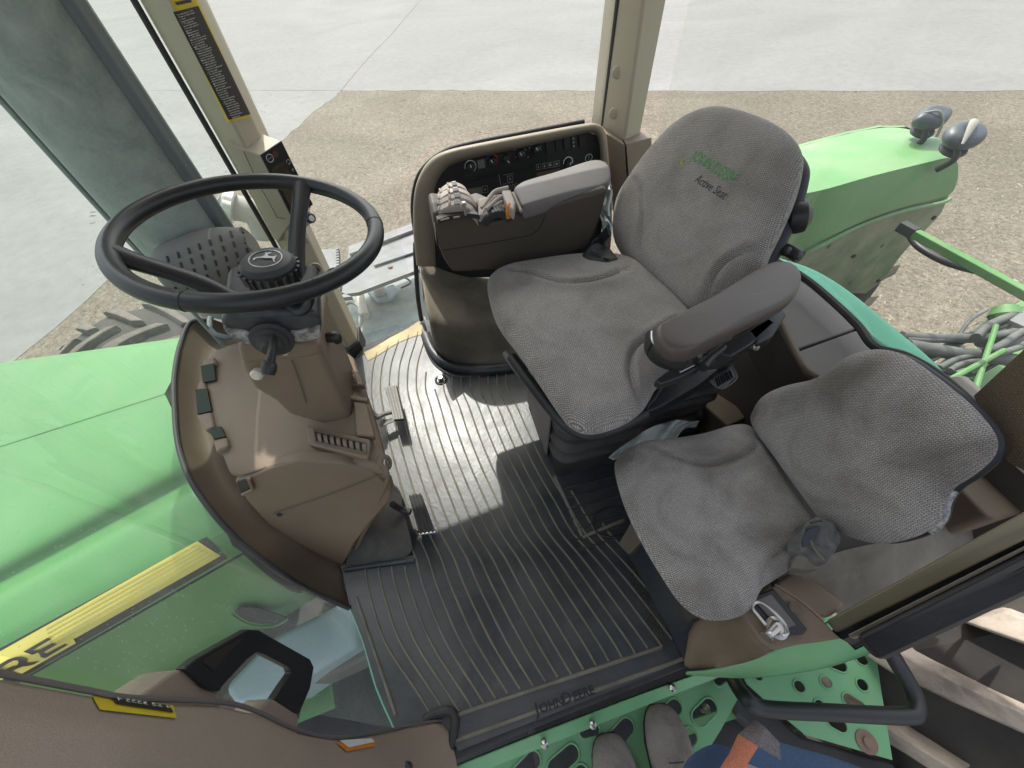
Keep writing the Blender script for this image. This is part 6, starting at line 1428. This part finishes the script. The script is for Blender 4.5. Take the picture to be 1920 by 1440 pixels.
# ================================================================== PEDALS
for q, lab in (((( 722, 728), (744, 722), (758, 786), (738, 788)), 'worn brake pedal with sunlit metal ribs, the upper one by the far vent'), (((766, 930), (790, 926), (816, 998), (786, 1002)), 'dark ribbed pedal with a shiny edge, the lower one in front of the dash side')):
    zz = .09; c = V(sum(a for a, b in q) / 4, sum(b for a, b in q) / 4, 'z', zz)
    pd = thing('foot_pedal', tuple(c), lab, 'pedal', 'foot pedals under the dashboard')
    A, B, C_, D = [V(a, b, 'z', zz) for a, b in q]; dn_ = Vector((-.02, 0, -.012))
    prism('pedal_plate', [A, B, C_, D], (0, 0, -.012), RUBD if q[0][0] > 750 else BLACK, pd, bevel=.004)
    for k in range(4):
        s = (k + .5) / 4; tube('pedal_rib', [A.lerp(B, s) + Vector((0, 0, .003)), D.lerp(C_, s) + Vector((0, 0, .003))], .0035, PIPE if q[0][0] < 750 else RUBD, pd, sm=1, n=8)
    if q[0][0] < 750: tube('pedal_arm', [V(740, 772, 'z', .075), V(722, 776, 'z', .075), V(706, 784, 'z', .09)], .008, PADG, pd, n=10); prism('arm_plate', Z(.06, (708, 790), (735, 784), (738, 790), (714, 800)), (0, 0, -.004), PADG, pd)
    else: tube('pedal_arm', [V(770, 960, 'z', .075), V(752, 955, 'z', .08), V(735, 945, 'z', .12)], .010, BLACK, pd, n=10); tube('chrome_edge', [D + Vector((0, 0, .001)), C_ + Vector((0, 0, .001))], .003, STEEL, pd, n=8, sm=1)
fm = thing('foot_rest_mat', (-.35, .5, .02), 'raised wrinkled rubber hump of the mat in front of the dashboard side', 'mat hump')
DHUMP = plain('dusty_rubber_hump', (.035, .034, .034), .6, var=.2, bump=.4, bscale=60, dust=.9, dcol=(.12, .105, .085), dscale=14)
hump = [Z(.012, (640, 1066), (700, 1056), (778, 1046)), Z(.05, (655, 1040), (705, 1025), (770, 1010)), Z(.07, (675, 1000), (712, 985), (760, 970)), Z(.06, (705, 960), (728, 955), (752, 945)), Z(.02, (735, 915), (745, 925), (755, 930))]
sheet('hump_shell', hump, DHUMP, fm, sub=2, sharp=0)
tube('hump_edge', Z(.012, (645, 1068), (700, 1060), (778, 1050)), .006, RUBBER, fm, n=8)

# ================================================================== PERSON
per = thing('person', (.24, -.28, z1), 'person in scuffed brown boots, jeans and a plaid shirt standing on the green step', 'person')
def skin_body(name, pts, edges, rad, m, root=0, sub=2, mat_from=None):
    me = bpy.data.meshes.new(name); off = wloc(per)
    me.from_pydata([tuple(Vector(p) - off) for p in pts], edges, []); me.update(); o = bpy.data.objects.new(name, me); COL.objects.link(o); o.parent = per
    mod = o.modifiers.new('k', 'SKIN'); mod.use_smooth_shade = True
    for i, r in enumerate(rad):
        o.data.skin_vertices[0].data[i].radius = r if isinstance(r, tuple) else (r, r)
    o.data.skin_vertices[0].data[root].use_root = True
    s = o.modifiers.new('s', 'SUBSURF'); s.levels = s.render_levels = sub; o.data.materials.append(m); return o
H = z1
pts = [(.25, -.36, H + .93), (.25, -.37, H + 1.15), (.25, -.36, H + 1.36), (.25, -.36, H + 1.47), (.25, -.33, H + 1.60), (.25, -.32, H + 1.70),
       (.165, -.345, H + .85), (.16, -.32, H + .50), (.165, -.30, H + .15), (.165, -.25, H + .05), (.165, -.14, H + .035),
       (.335, -.345, H + .85), (.335, -.31, H + .50), (.33, -.285, H + .15), (.33, -.24, H + .05), (.33, -.13, H + .035),
       (.07, -.36, H + 1.36), (-.02, -.36, H + 1.12), (-.01, -.17, H + 1.30), (.43, -.36, H + 1.36), (.50, -.37, H + 1.10), (.47, -.32, H + .88)]
ed = [(0, 1), (1, 2), (2, 3), (3, 4), (4, 5), (0, 6), (6, 7), (7, 8), (8, 9), (9, 10), (0, 11), (11, 12), (12, 13), (13, 14), (14, 15), (2, 16), (16, 17), (17, 18), (2, 19), (19, 20), (20, 21)]
rd = [(.13, .10), (.14, .10), (.13, .09), .055, (.075, .09), (.07, .085), (.085, .085), (.06, .06), (.045, .045), (.045, .04), (.045, .03), (.085, .085), (.06, .06), (.045, .045), (.045, .04), (.045, .03), .055, .045, .035, .055, .045, .035]
skin_body('body', pts, ed, rd, SKIN)
for o in [c for c in per.children]: bpy.data.objects.remove(o)
def plaid():
    m, t, b = newmat('plaid_flannel'); L = t.links.new; tc = N(t, 'ShaderNodeTexCoord')
    mp_ = N(t, 'ShaderNodeMapping'); mp_.inputs['Rotation'].default_value = (0, 0, .5); mp_.inputs['Location'].default_value = (.03, .01, .02); L(tc.outputs['Object'], mp_.inputs[0])
    outs = []
    for d in ('X', 'Y'):
        w_ = N(t, 'ShaderNodeTexWave'); w_.wave_type = 'BANDS'; w_.bands_direction = d; w_.wave_profile = 'SAW'; w_.inputs['Scale'].default_value = 2.2; L(mp_.outputs[0], w_.inputs[0])
        r = N(t, 'ShaderNodeValToRGB'); r.color_ramp.interpolation = 'CONSTANT'; e = r.color_ramp.elements
        e[0].position = 0; e[0].color = (.05, .08, .14, 1); e[1].position = .42; e[1].color = (.12, .12, .15, 1)
        k = e.new(.52); k.color = (.27, .19, .17, 1); k = e.new(.82); k.color = (.42, .17, .10, 1); k = e.new(.90); k.color = (.25, .18, .16, 1)
        L(w_.outputs[0], r.inputs[0]); outs.append(r.outputs[0])
    mx = N(t, 'ShaderNodeMix', data_type='RGBA'); mx.inputs[0].default_value = .5; L(outs[0], mx.inputs[6]); L(outs[1], mx.inputs[7]); L(mx.outputs[2], b.inputs['Base Color'])
    b.inputs['Roughness'].default_value = .95
    nb = N(t, 'ShaderNodeTexNoise'); nb.inputs['Scale'].default_value = 800; L(tc.outputs['Object'], nb.inputs[0]); bp = N(t, 'ShaderNodeBump'); bp.inputs['Strength'].default_value = .4; bp.inputs['Distance'].default_value = .001; L(nb.outputs[0], bp.inputs['Height']); L(bp.outputs[0], b.inputs['Normal'])
    return m
PLAID = plaid()
FT = []
for toe, heel in (((1140, 1386), (1178, 1560)), ((1238, 1330), (1276, 1500))):
    T = V(*toe, 'z', z1 + .03); Hh = V(*heel, 'z', z1 + .03); d = (Hh - T).normalized(); s = Vector((-d.y, d.x, 0)); T = Vector((T.x, T.y, z1 + .004)) - d * .012
    L_ = .29
    prof = [(0, .018, .030), (.015, .032, .046), (.04, .042, .058), (.08, .048, .066), (.13, .046, .074), (.17, .040, .090), (.20, .038, .115), (.235, .038, .135), (.27, .036, .10), (.285, .028, .06)]
    secs = []
    for a, w_, h in prof:
        c = T + d * a; ring_ = []
        for k in range(16):
            t = 2 * math.pi * k / 16; cx = math.copysign(abs(math.cos(t)) ** .8, math.cos(t)); sy = math.sin(t)
            ring_.append(c + s * cx * w_ * 1.28 + Vector((0, 0, h * .5 + sy * h * .5)))
        secs.append(ring_)
    bo_ = loft('boot', secs, BOOT, per, sub=1, sharp=0)
    sol = [T + d * a + s * w_ * 1.2 for a, w_, h in prof] + [T + d * a - s * w_ * 1.2 for a, w_, h in reversed(prof)]
    prism('boot_sole', [Vector((p.x, p.y, z1 + .004)) for p in sol], (0, 0, .012), SOLE, bo_)
    tube('boot_seam', [T + d * .115 + s * (.049) * q + Vector((0, 0, .012 + .062 * math.sqrt(max(0, 1 - q * q)))) for q in (-1, -.7, -.3, 0, .3, .7, 1)], .0012, SOLE, bo_, n=6)
    ank = T + d * .215 + Vector((0, 0, .09)); FT.append((ank, d))
    tube('boot_shaft', [ank + Vector((0, 0, -.02)), ank + Vector((0, 0, .06)) + d * .012, ank + Vector((0, 0, .16)) + d * .035], [.040, .048, .056], BOOT, bo_, n=20)
(a1_, d1_), (a2_, d2_) = FT
def J(x, y, h): return Vector((x, y, z1 + h))
hipc = J(.30, -.47, .90)
k1 = a1_.lerp(J(.22, -.46, .86), .5) + Vector((0, .0, 0)); k2 = a2_.lerp(J(.38, -.46, .86), .5)
body_pts = [J(.30, -.52, .92), J(.30, -.52, 1.12), J(.30, -.50, 1.34), J(.30, -.49, 1.46), J(.30, -.46, 1.56), J(.30, -.445, 1.66),
            J(.22, -.46, .85), k1, a1_ + d1_ * .01 + Vector((0, 0, .0)), J(.38, -.46, .85), k2, a2_ + d2_ * .01,
            J(.12, -.44, 1.36), J(.03, -.42, 1.12), J(.02, -.20, 1.28), J(.48, -.44, 1.36), J(.55, -.46, 1.10), J(.53, -.40, .88)]
be = [(0, 1), (1, 2), (2, 3), (3, 4), (4, 5), (0, 6), (6, 7), (7, 8), (0, 9), (9, 10), (10, 11), (2, 12), (12, 13), (13, 14), (2, 15), (15, 16), (16, 17)]
br_ = [(.14, .10), (.135, .10), (.13, .09), .05, (.07, .085), (.065, .08), .08, .058, .04, .08, .058, .04, .052, .042, .032, .052, .042, .032]
skin_body('body', body_pts, be, br_, SKIN)
skin_body('jeans', [body_pts[i] for i in (0, 6, 7, 8, 9, 10, 11)], [(0, 1), (1, 2), (2, 3), (0, 4), (4, 5), (5, 6)], [(.165, .13), .105, .08, .068, .105, .08, .068], JEAN)
o = skin_body('shirt', [body_pts[i] for i in (0, 1, 2, 12, 13, 14, 15, 16, 17)] + [J(.30, -.455, .80), J(.30, -.42, 1.43)], [(9, 0), (0, 1), (1, 2), (2, 10), (2, 3), (3, 4), (4, 5), (2, 6), (6, 7), (7, 8)], [(.185, .15), (.17, .14), (.16, .115), .075, .062, .05, .075, .062, .05, (.19, .15), (.075, .07)], PLAID)
# hair, face and hands
hd = body_pts[4].lerp(body_pts[5], .55)
lathe('hair', [(.02, .16), (.06, .145), (.088, .11), (.098, .06), (.094, .01), (.085, -.02)], hd + Vector((0, -.018, -.05)), (0, -.15, 1), HAIR, per, n=24)
for sx_ in (-1, 1):
    lathe('eye', [(.003, 0), (.011, .004), (.008, .009), (.002, .011)], hd + Vector((sx_ * .03, .078, -.01)), (0, 1, -.1), WHT, per, n=12)
    lathe('ear', [(.006, 0), (.022, .004), (.018, .012), (.006, .014)], hd + Vector((sx_ * .070, .0, -.02)), (sx_, 0, 0), SKIN, per, n=14)
tube('nose', [hd + Vector((0, .082, .0)), hd + Vector((0, .100, -.03)), hd + Vector((0, .088, -.045))], [.008, .013, .009], SKIN, per, n=10)
tube('mouth', [hd + Vector((-.022, .078, -.068)), hd + Vector((0, .086, -.066)), hd + Vector((.022, .078, -.068))], .004, plain('lips', (.35, .14, .11), .5), per, n=8)
for wp, dr, side_ in ((body_pts[14], Vector((-.1, .35, .15)).normalized(), -1), (body_pts[17], Vector((-.0, .25, -1)).normalized(), 1)):
    sdv = dr.cross(Vector((0, 0, 1)) if abs(dr.z) < .8 else Vector((0, 1, 0))).normalized(); nv = dr.cross(sdv)
    loft('palm', [[wp + dr * a + sdv * w_ * x + nv * .013 * y for x, y in ((-1, -1), (1, -1), (1.05, 0), (1, 1), (-1, 1), (-1.05, 0))] for a, w_ in ((0, .026), (.04, .036), (.085, .040))], SKIN, per, sub=2, sharp=0)
    for k in range(4):
        ln = (.060, .075, .080, .068)[k]; b0 = wp + dr * .078 + sdv * (-.030 + .02 * k)
        tube('finger', [b0, b0 + dr * ln * .45 + nv * .004, b0 + dr * ln * .78 + nv * .016, b0 + dr * ln * .92 + nv * .030], [.0095, .0088, .008, .0065], SKIN, per, n=10)
    b0 = wp + dr * .03 - sdv * .030; tube('thumb', [b0, b0 - sdv * .022 + dr * .025 + nv * .008, b0 - sdv * .026 + dr * .052 + nv * .016], [.012, .0105, .008], SKIN, per, n=10)
# shirt tail and denim seen at the bottom edge of the view
zt = .30
tail = [Z(zt + .04, (1330, 1470), (1368, 1412), (1384, 1376), (1417, 1350)), Z(zt + .06, (1375, 1480), (1402, 1432), (1422, 1400), (1435, 1364)), Z(zt + .05, (1440, 1490), (1452, 1452), (1464, 1425), (1462, 1392)), Z(zt + .055, (1480, 1500), (1498, 1465), (1508, 1440), (1510, 1406)), Z(zt + .02, (1540, 1500), (1548, 1470), (1552, 1445), (1556, 1418)), Z(zt + .0, (1640, 1560), (1640, 1500), (1640, 1470), (1622, 1442))]
SH = {'n': plain('navy_flannel', (.055, .10, .175), .95, var=.12, grain=.2, gscale=500, bump=.3, bscale=700), 's': plain('salmon_flannel', (.36, .24, .225), .95, var=.1, grain=.2, gscale=500), 'o': plain('orange_flannel', (.50, .18, .11), .95, var=.1, grain=.2, gscale=500), 'g': plain('grey_flannel', (.16, .14, .145), .95, var=.2, grain=.3, gscale=400)}
tl_o = sheet('shirt_tail', tail, SH['n'], per, solid=.003, sharp=40)
for k in ('s', 'o', 'g'): tl_o.data.materials.append(SH[k])
pat = ['oog', 'sng', 'nnn', 'nng'[::-1] if False else 'gnn', 'ssn']      # rows of checks woven into the tail
idx = {'n': 0, 's': 1, 'o': 2, 'g': 3}
for fi, p_ in enumerate(tl_o.data.polygons): p_.material_index = idx[pat[fi // 3][fi % 3]]
sheet('trouser_fold', [Z(.22, (1270, 1470), (1288, 1425), (1320, 1402), (1350, 1396)), Z(.20, (1290, 1500), (1310, 1450), (1340, 1425), (1372, 1405)), Z(.16, (1340, 1520), (1350, 1480), (1380, 1450), (1400, 1430))], JEAN, per, sub=2, solid=.003, sharp=0)
